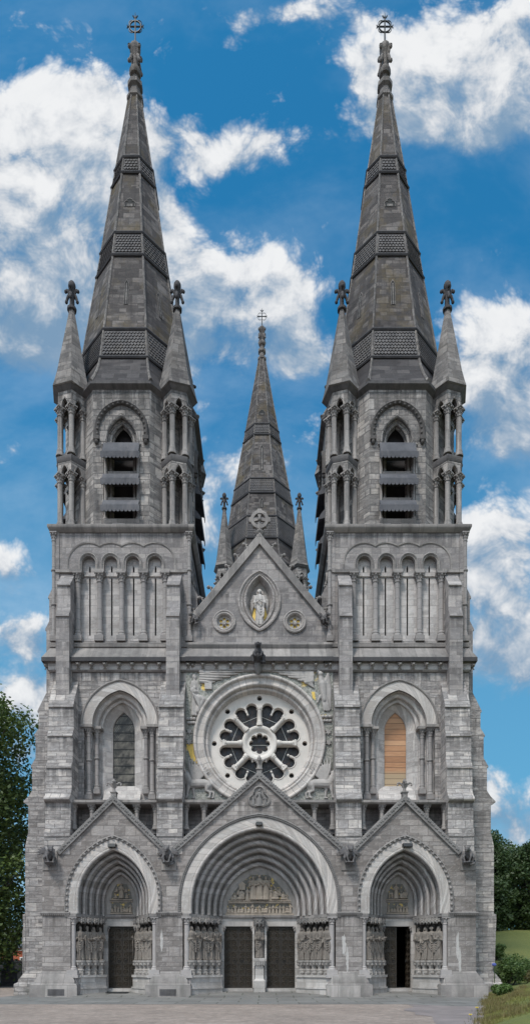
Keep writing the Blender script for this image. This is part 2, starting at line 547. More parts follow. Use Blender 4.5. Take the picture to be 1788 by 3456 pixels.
M['gold'] = gold_mat()
def gilt_mat():
    m, nt, b = new_mat('gilding_and_shade'); T = NT(nt)
    g = T.n('ShaderNodeNewGeometry'); P = g.outputs['Position']
    n = T.mapr(T.noise(P, 3.4, 4, .6), .56, .63)
    c = T.mix(T.noise(P, 9, 4), (.05, .045, .038), (.14, .128, .11))  # ground darkened to paint the shade between carved figures
    col = T.mix(n, c, T.mix(T.noise(P, 20, 3), (.36, .23, .05), (.62, .44, .12)))
    T.l(col, b.inputs['Base Color']); b.inputs['Roughness'].default_value = .5; T.l(T.math('MULTIPLY', n, .3), b.inputs['Metallic'])
    return m


M['gilt'] = gilt_mat()
M['goldp'] = simple('gold_leaf', (.62, .42, .1), .45, .3, .3, 9)


def glass_mat(name, base, lattice=True, stained=False):
    m, nt, b = new_mat(name); T = NT(nt)
    P, u, z = wall_coords(T)
    if lattice:
        q = 0.13
        a = T.math('FRACT', T.math('DIVIDE', T.math('ADD', u, T.math('MULTIPLY', z, .75)), q))
        c = T.math('FRACT', T.math('DIVIDE', T.math('SUBTRACT', u, T.math('MULTIPLY', z, .75)), q))
        ln = T.math('MAXIMUM', T.math('LESS_THAN', a, .17), T.math('LESS_THAN', c, .17))
        ida = T.math('FLOOR', T.math('DIVIDE', T.math('ADD', u, T.math('MULTIPLY', z, .75)), q))
        idb = T.math('FLOOR', T.math('DIVIDE', T.math('SUBTRACT', u, T.math('MULTIPLY', z, .75)), q))
        wn = T.n('ShaderNodeTexWhiteNoise'); T.l(T.comb(ida, idb), wn.inputs['Vector'])
        n = T.math('MULTIPLY', T.math('ADD', T.math('MULTIPLY', wn.outputs['Value'], .5), T.mapr(T.noise(T.comb(T.math('MULTIPLY', T.math('ADD', u, T.math('MULTIPLY', z, .6)), 1.6), z), 1.0, 3), .45, .62)), .7)  # pane-by-pane brightness and slanting streaks painted in as glints and reflections
        g1 = T.mix(n, tuple(x * .3 for x in base), tuple(x * 4.2 for x in base))
        col = T.mix(ln, g1, (.02, .02, .02))
    else:
        vo = T.n('ShaderNodeTexVoronoi'); T.l(P, vo.inputs['Vector']); vo.inputs['Scale'].default_value = 5.5
        de = T.n('ShaderNodeTexVoronoi', feature='DISTANCE_TO_EDGE'); T.l(P, de.inputs['Vector']); de.inputs['Scale'].default_value = 5.5
        s = T.sep(vo.outputs['Color'])
        g1 = T.mix(s[0], tuple(x * .4 for x in base), tuple(x * 1.6 for x in base))
        g1 = T.mix(T.math('MULTIPLY', T.math('GREATER_THAN', s[1], .7), .5), g1, (.05, .025, .018))
        g1 = T.mix(T.math('MULTIPLY', T.math('GREATER_THAN', s[2], .85), .5), g1, (.02, .03, .055))
        col = T.mix(T.math('LESS_THAN', de.outputs['Distance'], .05), g1, (.008, .008, .009))
    T.l(col, b.inputs['Base Color'])
    b.inputs['Roughness'].default_value = .22 if lattice else .35
    b.inputs['Specular IOR Level'].default_value = .35
    T.bump(T.noise(P, 6, 2) if not lattice else wn.outputs['Value'], .15, .02, b)
    return m


M['glass'] = glass_mat('leaded_glass', (.05, .045, .038))
M['rglass'] = glass_mat('stained_glass', (.028, .026, .028), False)


def wood_mat():
    m, nt, b = new_mat('plank_boarding'); T = NT(nt)
    P, u, z = wall_coords(T)
    bh = .335
    row = T.math('FLOOR', T.math('DIVIDE', z, bh))
    rn = T.noise(T.comb(T.math('MULTIPLY', row, 3.7), 0.0), 1.0, 0)
    gr = T.noise(T.comb(T.math('MULTIPLY', u, 1.6), T.math('MULTIPLY', z, 26.0), row), 1.0, 4, .6, .5)
    v = T.math('ADD', T.math('MULTIPLY', gr, .6), T.math('MULTIPLY', rn, .6))
    col = T.ramp(v, [(.3, (.22, .1, .048)), (.55, (.38, .19, .095)), (.8, (.5, .29, .165))])
    col = T.mix(T.mapr(z, 13.6, 13.3, 0, .75), col, (.36, .29, .19))
    jl = T.math('LESS_THAN', T.math('FRACT', T.math('DIVIDE', z, bh)), .1)
    col = T.mix(T.math('MULTIPLY', jl, .8), col, (.06, .03, .015))
    T.l(col, b.inputs['Base Color']); b.inputs['Roughness'].default_value = .6
    T.bump(gr, .2, .02, b)
    return m


M['wood'] = wood_mat()


def gravel_mat():
    m, nt, b = new_mat('pink_gravel'); T = NT(nt)
    g = T.n('ShaderNodeNewGeometry'); P = g.outputs['Position']
    a = T.noise(P, 22, 6, .8); c = T.noise(P, .35, 4, .6); d = T.noise(P, 5, 4)
    d2 = T.noise(P, 1.7, 5, .7)
    v = T.math('ADD', T.math('MULTIPLY', a, .6), T.math('ADD', T.math('MULTIPLY', c, .35), T.math('ADD', T.math('MULTIPLY', d, .4), T.math('MULTIPLY', T.math('SUBTRACT', d2, .5), .5))))
    col = T.ramp(T.mapr(v, .4, 1.0), [(0, (.11, .085, .072)), (.5, (.265, .208, .178)), (1, (.52, .42, .365))])
    T.l(col, b.inputs['Base Color']); b.inputs['Roughness'].default_value = .95
    T.bump(a, .6, .03, b)
    return m


M['gravel'] = gravel_mat()


def paving_mat():
    m, nt, b = new_mat('slab_paving'); T = NT(nt)
    g = T.n('ShaderNodeNewGeometry'); P = g.outputs['Position']; s = T.sep(P)
    br = brick(T, T.comb(s[0], T.math('ADD', s[1], .3)), 1.9, 1.3, .035)
    a = T.noise(P, 9, 5, .7); c = T.noise(P, .5, 4)
    v = T.math('ADD', T.math('MULTIPLY', a, .45), T.math('ADD', T.math('MULTIPLY', c, .6), T.math('MULTIPLY', br.outputs['Color'], .2)))
    col = T.ramp(T.mapr(v, .3, .95), [(0, (.09, .084, .08)), (1, (.235, .222, .212))])
    col = T.mix(T.math('MULTIPLY', br.outputs['Fac'], .7), col, (.04, .045, .03))
    T.l(col, b.inputs['Base Color']); b.inputs['Roughness'].default_value = .8
    T.bump(T.math('SUBTRACT', a, br.outputs['Fac']), .4, .02, b)
    return m


M['pave'] = paving_mat()
M['pave_path'] = plain_stone('worn_path', (.12, .108, .102), (.3, .262, .245), 1.2, .4, .3, (.1, .095, .09))


def grass_mat(name, c1, c2):
    m, nt, b = new_mat(name); T = NT(nt)
    g = T.n('ShaderNodeNewGeometry'); P = g.outputs['Position']
    a = T.noise(P, 6, 5, .7); c = T.noise(P, .3, 4)
    f = T.noise(P, 40, 3, .7)
    v = T.math('ADD', T.math('MULTIPLY', a, .4), T.math('ADD', T.math('MULTIPLY', c, .5), T.math('MULTIPLY', f, .35)))
    T.l(T.ramp(T.mapr(v, .35, .95), [(0, c1), (1, c2)]), b.inputs['Base Color'])
    b.inputs['Roughness'].default_value = .9
    T.bump(T.math('ADD', a, f), .6, .06, b)
    return m


M['lawn'] = grass_mat('mown_grass', (.055, .08, .017), (.19, .19, .05))


def leaf_mat(name, c1, c2, tr=.25):
    m, nt, b = new_mat(name); T = NT(nt)
    g = T.n('ShaderNodeNewGeometry')
    at = T.n('ShaderNodeAttribute', attribute_name='leaf')
    n = T.noise(g.outputs['Position'], .6, 2)
    v = T.math('ADD', T.math('MULTIPLY', at.outputs['Fac'], .65), T.math('MULTIPLY', n, .35))
    col = T.mix(v, c1, c2)
    T.l(col, b.inputs['Base Color']); b.inputs['Roughness'].default_value = .55
    tl = T.n('ShaderNodeBsdfTranslucent'); T.l(col, tl.inputs[0])
    mx = T.n('ShaderNodeMixShader'); mx.inputs[0].default_value = tr
    T.l(b.outputs[0], mx.inputs[1]); T.l(tl.outputs[0], mx.inputs[2])
    out = [x for x in nt.nodes if x.type == 'OUTPUT_MATERIAL'][0]
    T.l(mx.outputs[0], out.inputs[0])
    return m


M['leaf_lime'] = leaf_mat('lime_tree_leaves', (.028, .06, .012), (.12, .165, .036))
M['leaf_dark'] = leaf_mat('dark_wood_leaves', (.02, .045, .014), (.075, .115, .034))
M['leaf_mid'] = leaf_mat('shrub_leaves', (.035, .075, .018), (.12, .18, .045))
M['leaf_brown'] = leaf_mat('dry_shrub_leaves', (.055, .055, .018), (.14, .115, .04))
M['bark'] = simple('tree_bark', (.05, .042, .034), .95, 0, .4, 8, .6)
M['redbrick'] = masonry('red_brick', (.2, .05, .025), (.33, .085, .04), (.42, .13, .06), .22, .075, .008, mortar_col=(.3, .2, .15),
                        rock=.1, bump=.2, stain=.1, veins=0)
M['slate'] = simple('roof_slate', (.075, .078, .088), .6, 0, .3, 3)
M['rubble'] = masonry('rubble_wall', (.09, .085, .075), (.17, .16, .145), (.26, .25, .23), .5, .25, .03, rock=.6, bump=.8, stain=.3, veins=0)
M['blueflower'] = simple('blue_petals', (.12, .16, .5), .6)
M['yellowflower'] = simple('yellow_petals', (.75, .55, .05), .6)
M['white'] = simple('white_paint', (.7, .7, .68), .5)
# light and exposure
SKY_STR, SKY_SAT, SKY_MUL, CLOUD_K, BACK_K, SUN_E, SUN_ANG, EXPOSURE = .1, 1.25, (.22, 1.26, 1.32), 7.0, 2.7, 2.4, 10.0, 0.4
# ------------------------------------------------------------------ shared stone pieces
def rings(mb, lst):
    """stack of rectangular rings (x0, x1, y0, y1, z), capped"""
    rows = [[(a, c, z), (b, c, z), (b, d, z), (a, d, z)] for a, b, c, d, z in lst]
    mb.grid(rows, True)
    mb.add(rows[0], [(3, 2, 1, 0)]); mb.add(rows[-1], [(0, 1, 2, 3)])
    return mb


def capital(mb, c, r, h, leaves=True, n=12):
    x, y, z = c
    mb.lathe([(r * 1.18, 0), (r * 1.25, h * .06), (r * 1.05, h * .12), (r * 1.08, h * .4), (r * 1.35, h * .72), (r * 1.6, h * .84)], c, n)
    q = r * 1.75
    mb.box(x - q, x + q, y - q, y + q, z + h * .845, z + h)
    if leaves:
        for k in range(8):
            a = PI / 4 * k + PI / 8 * 0
            rr = r * (1.75 if k % 2 else 1.5)
            mb.ell((x + rr * math.cos(a), y + rr * math.sin(a), z + h * .74), (r * .34, r * .34, h * .12), None, 6, 4)
            mb.ell((x + r * 1.22 * math.cos(a + .39), y + r * 1.22 * math.sin(a + .39), z + h * .42), (r * .3, r * .3, h * .12), None, 6, 4)


def column_mb(x, y, z0, z1, r, cap_h=None, base_h=None, ringz=(), n=14, block=0.0):
    mb = MB()
    cap_h = cap_h or r * 3; base_h = base_h or r * 2
    if block:
        q = r * 1.7
        mb.box(x - q, x + q, y - q, y + q, z0, z0 + block); z0 += block + .001
    mb.lathe([(r * 1.65, 0), (r * 1.65, base_h * .25), (r * 1.45, base_h * .4), (r * 1.3, base_h * .55), (r * 1.4, base_h * .75), (r * 1.12, base_h), (r, base_h * 1.1),
              (r, z1 - cap_h - z0)], (x, y, z0), n)
    for q in ringz:
        mb.lathe([(r, -.07), (r * 1.3, -.05), (r * 1.45, 0), (r * 1.3, .05), (r, .07)], (x, y, q), n)
    capital(mb, (x, y, z1 - cap_h), r, cap_h)
    return mb


def balls(mb, path, r, step, y, inset=0.0):
    acc = step / 2
    for i in range(1, len(path)):
        a = Vector(path[i - 1]); b = Vector(path[i]); L = (b - a).length
        t = acc
        while t < L:
            p = a + (b - a) * (t / L)
            mb.ell((p.x, y, p.y), (r, r * .8, r), None, 7, 5)
            t += step
        acc = t - L


def crocket(mb, base, d, s):
    """curled leaf: base point, outward 2-D direction (x, z), size"""
    b = Vector(base); o = Vector((d[0], 0, d[1])).normalized(); t = Vector((-o.z, 0, o.x))
    if t.z < 0: t = -t
    pts = [b - o * s * .1, b + o * s * .4 + t * s * .05, b + o * s * .75 + t * s * .25, b + o * s * .95 + t * s * .2]
    mb.tube(pts, [s * .2, s * .16, s * .15, s * .12], 7)
    mb.ell(b + o * s * .98 + t * s * .08, (s * .25, s * .3, s * .25), None, 8, 6)
    mb.ell(b + o * s * .55 + t * s * .32, (s * .14, s * .26, s * .14), None, 6, 5)


def fleuron(mb, c, s, bud=True):
    """finial: collar, stem, two tiers of curled leaves and a bud; s = total height"""
    x, y, z = c
    mb.lathe([(.10 * s, 0), (.15 * s, .02 * s), (.155 * s, .09 * s), (.1 * s, .14 * s), (.075 * s, .17 * s), (.07 * s, .4 * s), (.1 * s, .6 * s), (.12 * s, .66 * s), (.06 * s, .7 * s)], c, 10)
    for k in range(4):
        a = PI / 2 * k + PI / 4
        dx, dy = math.cos(a), math.sin(a)
        P = lambda r, h: (x + dx * r * s, y + dy * r * s, z + h * s)
        mb.tube([P(.06, .56), P(.12, .5), P(.155, .4), P(.175, .33)], [.045 * s, .05 * s, .045 * s, .04 * s], 7)
        mb.ell(P(.18, .31), (.055 * s,) * 3, None, 7, 5)
        mb.tube([P(.05, .52), P(.1, .62), P(.16, .7), P(.19, .68)], [.045 * s, .05 * s, .045 * s, .035 * s], 7)
        mb.ell(P(.2, .655), (.055 * s,) * 3, None, 7, 5)
    if bud:
        mb.lathe([(.05 * s, .66 * s), (.1 * s, .72 * s), (.125 * s, .82 * s), (.115 * s, .9 * s), (.07 * s, .97 * s), (.005, s)], c, 10)
    return mb


def octa(r, z):
    q = r / math.cos(PI / 8)
    return [(q * math.cos(PI / 8 + PI / 4 * k), q * math.sin(PI / 8 + PI / 4 * k), z) for k in range(8)]


def loft_rings(mb, rows, cap=True):
    mb.grid(rows, True)
    n = len(rows[0])
    if cap:
        mb.add(rows[0], [tuple(range(n))[::-1]]); mb.add(rows[-1], [tuple(range(n))])
    return mb


# ------------------------------------------------------------------ carved figures
def capsule(mb, a, b, ra, rb, n=9):
    a = Vector(a); b = Vector(b)
    mb.tube([a, a + (b - a) * .5, b], [ra, (ra + rb) * .52, rb], n)
    mb.ell(a, (ra,) * 3, None, n, 6); mb.ell(b, (rb,) * 3, None, n, 6)


def hand(mb, p, d, s, rng):
    """palm, four fingers of unequal length curled over, and a thumb from the side of the palm"""
    p = Vector(p); d = Vector(d).normalized()
    side = d.cross(Vector((0, -1, .2))).normalized()
    nrm = side.cross(d).normalized()
    mb.ell(p + d * .04 * s, (.045 * s, .035 * s, .05 * s), None, 7, 5)
    for k, L in enumerate((.07, .085, .08, .062)):
        o = side * (k - 1.5) * .021 * s + d * .075 * s
        q = p + o
        mb.tube([q, q + d * L * .5 * s, q + d * L * .85 * s + nrm * .03 * s, q + d * L * .9 * s + nrm * .055 * s], [.0115 * s, .0105 * s, .0095 * s, .007 * s], 5)
    q = p + side * .035 * s + d * .02 * s
    mb.tube([q, q + side * .028 * s + d * .03 * s, q + side * .03 * s + d * .06 * s + nrm * .015 * s], [.0135 * s, .012 * s, .008 * s], 5)


def robed(h=1.95, seed=0, pose='book', hair='short', beard=False, veil=False, lean=0.0, turn=0.0, cap=False, wings=False, bare=False, halo=False):
    """one continuous robed body facing -y, feet on z = 0; returns (body, details)"""
    rng = random.Random(seed)
    s = h / 1.95
    mb = MB()
    prof = [(0, .215, .175), (.04, .225, .185), (.18, .205, .17), (.34, .19, .155), (.46, .195, .155), (.53, .195, .15), (.6, .175, .138), (.66, .168, .13),
            (.73, .195, .145), (.785, .215, .145), (.82, .20, .125), (.845, .12, .085), (.86, .066, .066), (.9, .058, .06)]
    if bare: prof[:5] = [(0, .10, .14), (.04, .10, .12), (.18, .12, .11), (.3, .2, .16), (.46, .2, .155)]
    nth = 44; rows = []
    k1 = rng.choice([7, 8, 9]); ph = rng.uniform(0, 6); tw = rng.uniform(-2.5, 2.5)
    zs = []
    for i in range(len(prof) - 1):
        for j in range(4):
            t = j / 4
            zs.append(tuple(prof[i][q] * (1 - t) + prof[i + 1][q] * t for q in range(3)))
    zs.append(prof[-1])
    for zf, a, b in zs:
        amp = .2 * max(0.0, 1 - zf / .7) + (.035 if .62 < zf < .82 else 0)
        sway = lean * math.sin(PI * min(zf / .6, 1))
        row = []
        for k in range(nth):
            th = 2 * PI * k / nth
            fold = 1 + amp * math.sin(k1 * th + ph + tw * zf) + amp * .45 * math.sin((k1 * 2 - 1) * th - ph * 2 + tw * zf)
            row.append(((a * math.cos(th) * fold + sway) * s, b * math.sin(th) * fold * s, zf * h))
        rows.append(row)
    loft_rings(mb, rows)
    hz = .925 * h; hx = math.sin(turn) * .02 * s; hy = -.02 * s
    mb.ell((hx, hy, hz), (.078 * s, .096 * s, .118 * s), None, 12, 9)
    fx = hx + math.sin(turn) * .09 * s; fy = hy - math.cos(turn) * .09 * s
    mb.ell((fx, fy - .012 * s, hz - .012 * s), (.017 * s, .024 * s, .032 * s), None, 6, 5)       # nose
    mb.ell((fx * .9 + hx * .1, fy + .012 * s, hz - .062 * s), (.035 * s, .02 * s, .014 * s), None, 6, 4)  # mouth
    mb.ell((fx * .8 + hx * .2, fy + .022 * s, hz + .035 * s), (.06 * s, .02 * s, .014 * s), None, 6, 4)   # brow
    for q in (-1, 1): mb.ell((hx + q * .08 * s, hy + .01, hz - .01), (.014 * s, .02 * s, .03 * s), None, 5, 4)
    if veil:
        mb.ell((hx, hy + .03 * s, hz + .012 * s), (.108 * s, .105 * s, .135 * s), None, 12, 8)
        for q in (-1, 1): capsule(mb, (q * .1 * s, .03 * s, hz), (q * .15 * s, .05 * s, .8 * h), .04 * s, .06 * s)
    else:
        mb.ell((hx, hy + .03 * s, hz + .03 * s), (.09 * s, .095 * s, .11 * s), None, 10, 7)
        if hair == 'long':
            for q in (-1, 1): capsule(mb, (q * .085 * s, .03 * s, hz), (q * .095 * s, .03 * s, .835 * h), .038 * s, .045 * s)
        if hair == 'curls':
            for k in range(9):
                a = PI * k / 8
                mb.ell((hx + .1 * s * math.cos(a), hy - .02 * s, hz + .015 * s + .1 * s * math.sin(a)), (.033 * s,) * 3, None, 6, 5)
    if cap: mb.lathe([(.095 * s, 0), (.1 * s, .04 * s), (.07 * s, .09 * s), (.01, .12 * s)], (hx, hy + .01, hz + .05 * s), 10)
    if beard:
        mb.ell((fx * .8, fy + .02 * s, hz - .1 * s), (.055 * s, .04 * s, .075 * s), None, 8, 6)
        mb.ell((fx * .8, fy + .02 * s, hz - .155 * s), (.035 * s, .03 * s, .06 * s), None, 8, 6)
    # arms: (elbow, hand) per side
    sh = .8 * h
    P = {'book': [((-.27, -.04, 1.16), (-.05, -.24, 1.26)), ((.27, -.03, 1.15), (.09, -.23, 1.12))],
         'staff': [((-.28, -.02, 1.17), (-.2, -.24, 1.3)), ((.27, -.05, 1.15), (.06, -.22, 1.2))],
         'crossed': [((-.27, -.07, 1.15), (.09, -.22, 1.3)), ((.27, -.07, 1.15), (-.1, -.24, 1.2))],
         'lamp': [((-.26, -.05, 1.16), (-.08, -.25, 1.2)), ((.26, -.08, 1.16), (.14, -.26, 1.36))],
         'raise': [((-.29, -.03, 1.24), (-.27, -.2, 1.5)), ((.29, -.03, 1.24), (.27, -.2, 1.5))],
         'pray': [((-.26, -.07, 1.18), (-.035, -.25, 1.36)), ((.26, -.07, 1.18), (.035, -.25, 1.36))],
         'down': [((-.27, -.02, 1.2), (-.2, -.2, 1.02)), ((.27, -.04, 1.2), (.08, -.22, 1.16))],
         'wide': [((-.29, -.1, 1.18), (-.1, -.24, 1.2)), ((.29, -.1, 1.18), (.1, -.24, 1.2))]}[pose]
    det = MB()
    for q, (el, ha) in zip((-1, 1), P):
        S0 = Vector((q * .185 * s, 0, sh)); E = Vector(el) * s; H = Vector(ha) * s
        capsule(mb, S0, E, .085 * s, .068 * s); capsule(mb, E, H, .07 * s, .044 * s)
        if pose in ('wide', 'pray', 'book', 'lamp'):     # hanging sleeve
            mid = (E + H) / 2
            capsule(mb, mid, mid + Vector((q * .04, .05, -.3 if pose == 'wide' else -.18)) * s, .06 * s, .035 * s)
        hand(det, H, (H - E), s, rng)
    # mantle swept over the body
    q = rng.choice((-1, 1))
    for k in range(4):
        t = k * .075
        mb.tube([(-q * .2 * s, -.02 * s, (1.3 - t * 1.1) * s), (-q * .1 * s, -.165 * s, (1.12 - t * 1.5) * s), (q * .06 * s, -.185 * s, (.98 - t * 1.9) * s), (q * .21 * s, -.05 * s, (1.02 - t * 1.3) * s)],
                [.03 * s, .034 * s, .036 * s, .02 * s], 7)
    mb.tube([(q * .2 * s, -.08 * s, 1.05 * s), (q * .23 * s, -.12 * s, .75 * s), (q * .2 * s, -.13 * s, .42 * s)], [.05 * s, .055 * s, .04 * s], 8)
    for qq in (-1, 1):
        if bare:
            capsule(mb, (qq * .08 * s, -.02, .72 * s), (qq * .09 * s, -.04, .42 * s), .075 * s, .055 * s); capsule(mb, (qq * .09 * s, -.04, .42 * s), (qq * .09 * s, 0, .06 * s), .056 * s, .038 * s)
        mb.ell((qq * .085 * s, -.18 * s, .03 * s), (.045 * s, .09 * s, .03 * s), None, 8, 5)
    if pose == 'book':
        x, y, z = -.02 * s, -.27 * s, 1.22 * s
        det.box(x - .1 * s, x + .1 * s, y - .03 * s, y + .03 * s, z - .13 * s, z + .13 * s)
    if pose == 'staff':
        det.tube([(-.2 * s, -.27 * s, 1.45 * s), (-.17 * s, -.26 * s, .02 * s)], .018 * s, 6)
    if pose == 'lamp':
        det.lathe([(.02 * s, -.03 * s), (.055 * s, 0), (.065 * s, .05 * s), (.03 * s, .09 * s), (.012 * s, .16 * s)], (.14 * s, -.3 * s, 1.4 * s), 8)
    if halo:
        det.prism_y([circle(hx, hz + .01 * s, .19 * s, 20)], .06 * s, .09 * s)
    if wings:
        for q in (-1, 1):
            for k in range(9):
                t = k / 8
                a = (.2 - 1.25 * t)
                L = (.62 + .35 * t) * s
                b = Vector((q * (.17 + .04 * t) * s, .08 * s + .008 * k, (1.52 - .22 * t) * s))
                e = b + Vector((q * math.cos(a) * .55, .02, math.sin(a))) * L * (.62 if k < 3 else .8)
                det.tube([b, b + (e - b) * .5 + Vector((q * .05, 0, .06)) * s, e], [.05 * s, .06 * s, .02 * s], 6)
    return mb, det


def place_figure(name, mbdet, mat, vox, loc, rz, parent=None, flat=1.0, scale=1.0):
    mb, det = mbdet
    if flat != 1.0:
        X = Matrix.Diagonal((1, flat, 1, 1))
        a = MB().merge(mb, X); b = MB().merge(det, X)
    else: a, b = mb, det
    o = a.build(name, mat, parent)
    remesh(o, vox)
    if b.v: append_mesh(o, b)
    o.location = loc; o.rotation_euler = (0, 0, rz); o.scale = (scale,) * 3
    return o


def figure_lite(mb, x, y, z, h, rng, kneel=False):
    """a small relief figure, half sunk in its panel, h tall"""
    if kneel:
        mb.ell((x, y, z + h * .28), (h * .2, h * .13, h * .3), None, 9, 6); mb.ell((x + rng.uniform(-.1, .1) * h, y - .02, z + h * .1), (h * .3, h * .14, h * .12), None, 9, 5)
        hd = h * .66
    else:
        prof = [(h * .17, 0), (h * .16, h * .15), (h * .13, h * .45), (h * .11, h * .58), (h * .15, h * .74), (h * .06, h * .84), (h * .045, h * .88)]
        rows = []
        for r, zz in prof:
            rows.append([(x + r * math.cos(2 * PI * k / 14) * (1 + .12 * math.cos(3 * PI * k / 7 * 2 + h * 50) * (zz < h * .5)), y + r * .7 * math.sin(2 * PI * k / 14), z + zz) for k in range(14)])
        loft_rings(mb, rows)
        hd = h * .92
    mb.ell((x, y - h * .02, z + hd), (h * .062, h * .07, h * .08), None, 8, 6)
    for q in (-1, 1):
        e = Vector((x + q * h * rng.uniform(.14, .2), y - h * .05, z + hd - h * .36)); w = Vector((x + q * h * rng.uniform(-.05, .2), y - h * .12, z + hd - h * rng.uniform(.18, .34)))
        mb.tube([(x + q * h * .12, y, z + hd - h * .18), e, w], [h * .05, h * .045, h * .03], 6)


def beast(kind, s=1.0):
    """winged lion or ox in profile facing -x, about 2 s long; local origin under the belly"""
    mb = MB(); P = lambda x, z, y=0: (x * s, y * s, z * s)
    capsule(mb, P(-.5, .78, -.02), P(.42, .8, 0), .24 * s, .21 * s)
    mb.ell(P(-.52, .82), (.27 * s, .22 * s, .3 * s)); mb.ell(P(.45, .78), (.24 * s, .2 * s, .26 * s))
    for x, k, yo in ((-.62, -.12, -.1), (-.4, .12, .04), (.38, .1, -.1), (.55, .2, .04)):
        if x < 0:
            capsule(mb, P(x, .68, yo), P(x + k * .3, .36, yo), .12 * s, .08 * s); capsule(mb, P(x + k * .3, .36, yo), P(x + k * .6, .06, yo), .075 * s, .055 * s)
        else:
            capsule(mb, P(x, .7, yo), P(x - .1, .42, yo), .15 * s, .085 * s); capsule(mb, P(x - .1, .42, yo), P(x + .1, .3, yo), .08 * s, .06 * s); capsule(mb, P(x + .1, .3, yo), P(x + .08, .05, yo), .06 * s, .05 * s)
        fx = x + k * .6 if x < 0 else x + .08
        mb.ell(P(fx - .06, .045, yo), (.11 * s, .07 * s, .05 * s))
    if kind == 'lion':
        capsule(mb, P(-.62, .95), P(-.72, 1.18, -.04), .24 * s, .2 * s)
        mb.ell(P(-.74, 1.24, -.05), (.19 * s, .17 * s, .18 * s)); mb.ell(P(-.9, 1.19, -.06), (.1 * s, .1 * s, .085 * s)); mb.ell(P(-.93, 1.13, -.06), (.07 * s, .08 * s, .04 * s))
        for k in range(12):
            a = PI * (-.2 + 1.3 * k / 11)
            mb.ell(P(-.68 + .2 * math.cos(a), 1.2 + .22 * math.sin(a), -.03), (.075 * s, .08 * s, .085 * s))
            mb.ell(P(-.58 + .2 * math.cos(a), .98 + .24 * math.sin(a) - .05, -.08), (.08 * s, .07 * s, .1 * s))
        for q in (0, .12): mb.ell(P(-.66 + q, 1.42, -.05), (.04 * s,) * 3)
    else:
        capsule(mb, P(-.6, .92), P(-.72, 1.2, -.03), .22 * s, .16 * s)
        mb.ell(P(-.76, 1.32, -.04), (.15 * s, .14 * s, .15 * s)); capsule(mb, P(-.78, 1.3, -.05), P(-.98, 1.2, -.06), .12 * s, .085 * s)
        for q in (-.03, .12): mb.tube([P(-.72 + q, 1.42, -.05), P(-.76 + q, 1.54, -.06), P(-.86 + q, 1.58, -.06)], [.04 * s, .03 * s, .015 * s], 6)
        mb.ell(P(-.6, 1.36, -.08), (.08 * s, .04 * s, .045 * s)); mb.ell(P(-.55, .8, -.1), (.1 * s, .1 * s, .24 * s))
    mb.tube([P(.66, .86), P(.85, .7), P(.92, .4), P(1.05, .12)], [.05 * s, .04 * s, .04 * s, .06 * s], 7)
    for k in range(9):       # raised wing
        t = k / 8
        a = R(100 - 62 * t); L = (1.15 - .35 * t) * s
        b = Vector(P(-.4 + .25 * t, 1.0 - .05 * t, -.13 + .005 * k)); d = Vector((math.cos(a), 0, math.sin(a)))
        mb.tube([b, b + d * L * .55 + Vector((-.06, 0, .0)) * s, b + d * L], [.06 * s, .07 * s, .025 * s], 6)
    return mb


def head_boss(mb, c, s, rng):
    """small beast head looking out of a wall towards -y"""
    x, y, z = c
    mb.ell((x, y, z), (s * .5, s * .55, s * .5), None, 8, 6)
    mb.ell((x, y - s * .5, z - s * .18), (s * .3, s * .4, s * .25), None, 8, 5)
    for q in (-1, 1):
        mb.ell((x + q * s * .45, y - s * .05, z + s * .38), (s * .2, s * .15, s * .26), None, 6, 5)
        mb.ell((x + q * s * .22, y - s * .5, z + s * .12), (s * .1,) * 3, None, 6, 4)
    mb.tube([(x - s * .35, y + s * .4, z - s * .9), (x, y, z - s * .6), (x + s * .35, y + s * .4, z - s * .9)], s * .16, 6)


def grotesque(kind, s):
    """crouching stone beast with wings, facing -y; origin at its middle"""
    mb = MB(); V = lambda x, y, z: (x * s, y * s, z * s)
    mb.ell(V(0, 0, .05), (.24 * s, .3 * s, .3 * s)); mb.ell(V(0, -.18, .2), (.2 * s, .22 * s, .22 * s))
    mb.ell(V(0, -.42, .36), (.15 * s, .18 * s, .15 * s)); mb.ell(V(0, -.58, .3), (.09 * s, .12 * s, .08 * s)); mb.ell(V(0, -.6, .2), (.07 * s, .1 * s, .035 * s))
    for q in (-1, 1):
        mb.ell(V(q * .13, -.38, .5), (.05 * s, .04 * s, .11 * s))
        capsule(mb, V(q * .18, -.2, .12), V(q * .2, -.42, -.08), .09 * s, .06 * s); capsule(mb, V(q * .2, -.42, -.08), V(q * .12, -.42, -.36), .06 * s, .05 * s)
        capsule(mb, V(q * .2, .05, 0), V(q * .3, -.22, -.12), .13 * s, .08 * s); capsule(mb, V(q * .3, -.22, -.12), V(q * .24, -.18, -.4), .07 * s, .05 * s)
        mb.ell(V(q * .12, -.48, -.38), (.07 * s, .1 * s, .05 * s))
        if kind != 'ape':
            for k in range(5):
                a = R(80 - 24 * k)
                mb.tube([V(q * .16, 0, .2), V(q * (.16 + .3 * math.cos(a)), .06, .2 + .28 * math.sin(a)), V(q * (.16 + .52 * math.cos(a)), .1, .14 + .44 * math.sin(a))], [.05 * s, .05 * s, .02 * s], 6)
    mb.tube([V(.1, .2, -.1), V(.34, .05, -.3), V(.3, -.2, -.46), V(.12, -.3, -.52)], [.07 * s, .06 * s, .05 * s, .03 * s], 7)
    return mb
# ================================================================== THE CATHEDRAL
cath = thing('cathedral', 'grey limestone twin spired Gothic cathedral with a great rose window', 'cathedral')
rng = random.Random(7)
L0 = (-TX, TY, 0); R0 = (TX, TY, 0)


def both(o):
    """a part made round a tower's axis: stand it on one tower and a copy on the other"""
    o.parent = cath; o.location = L0
    return o, dup(o, cath, R0)


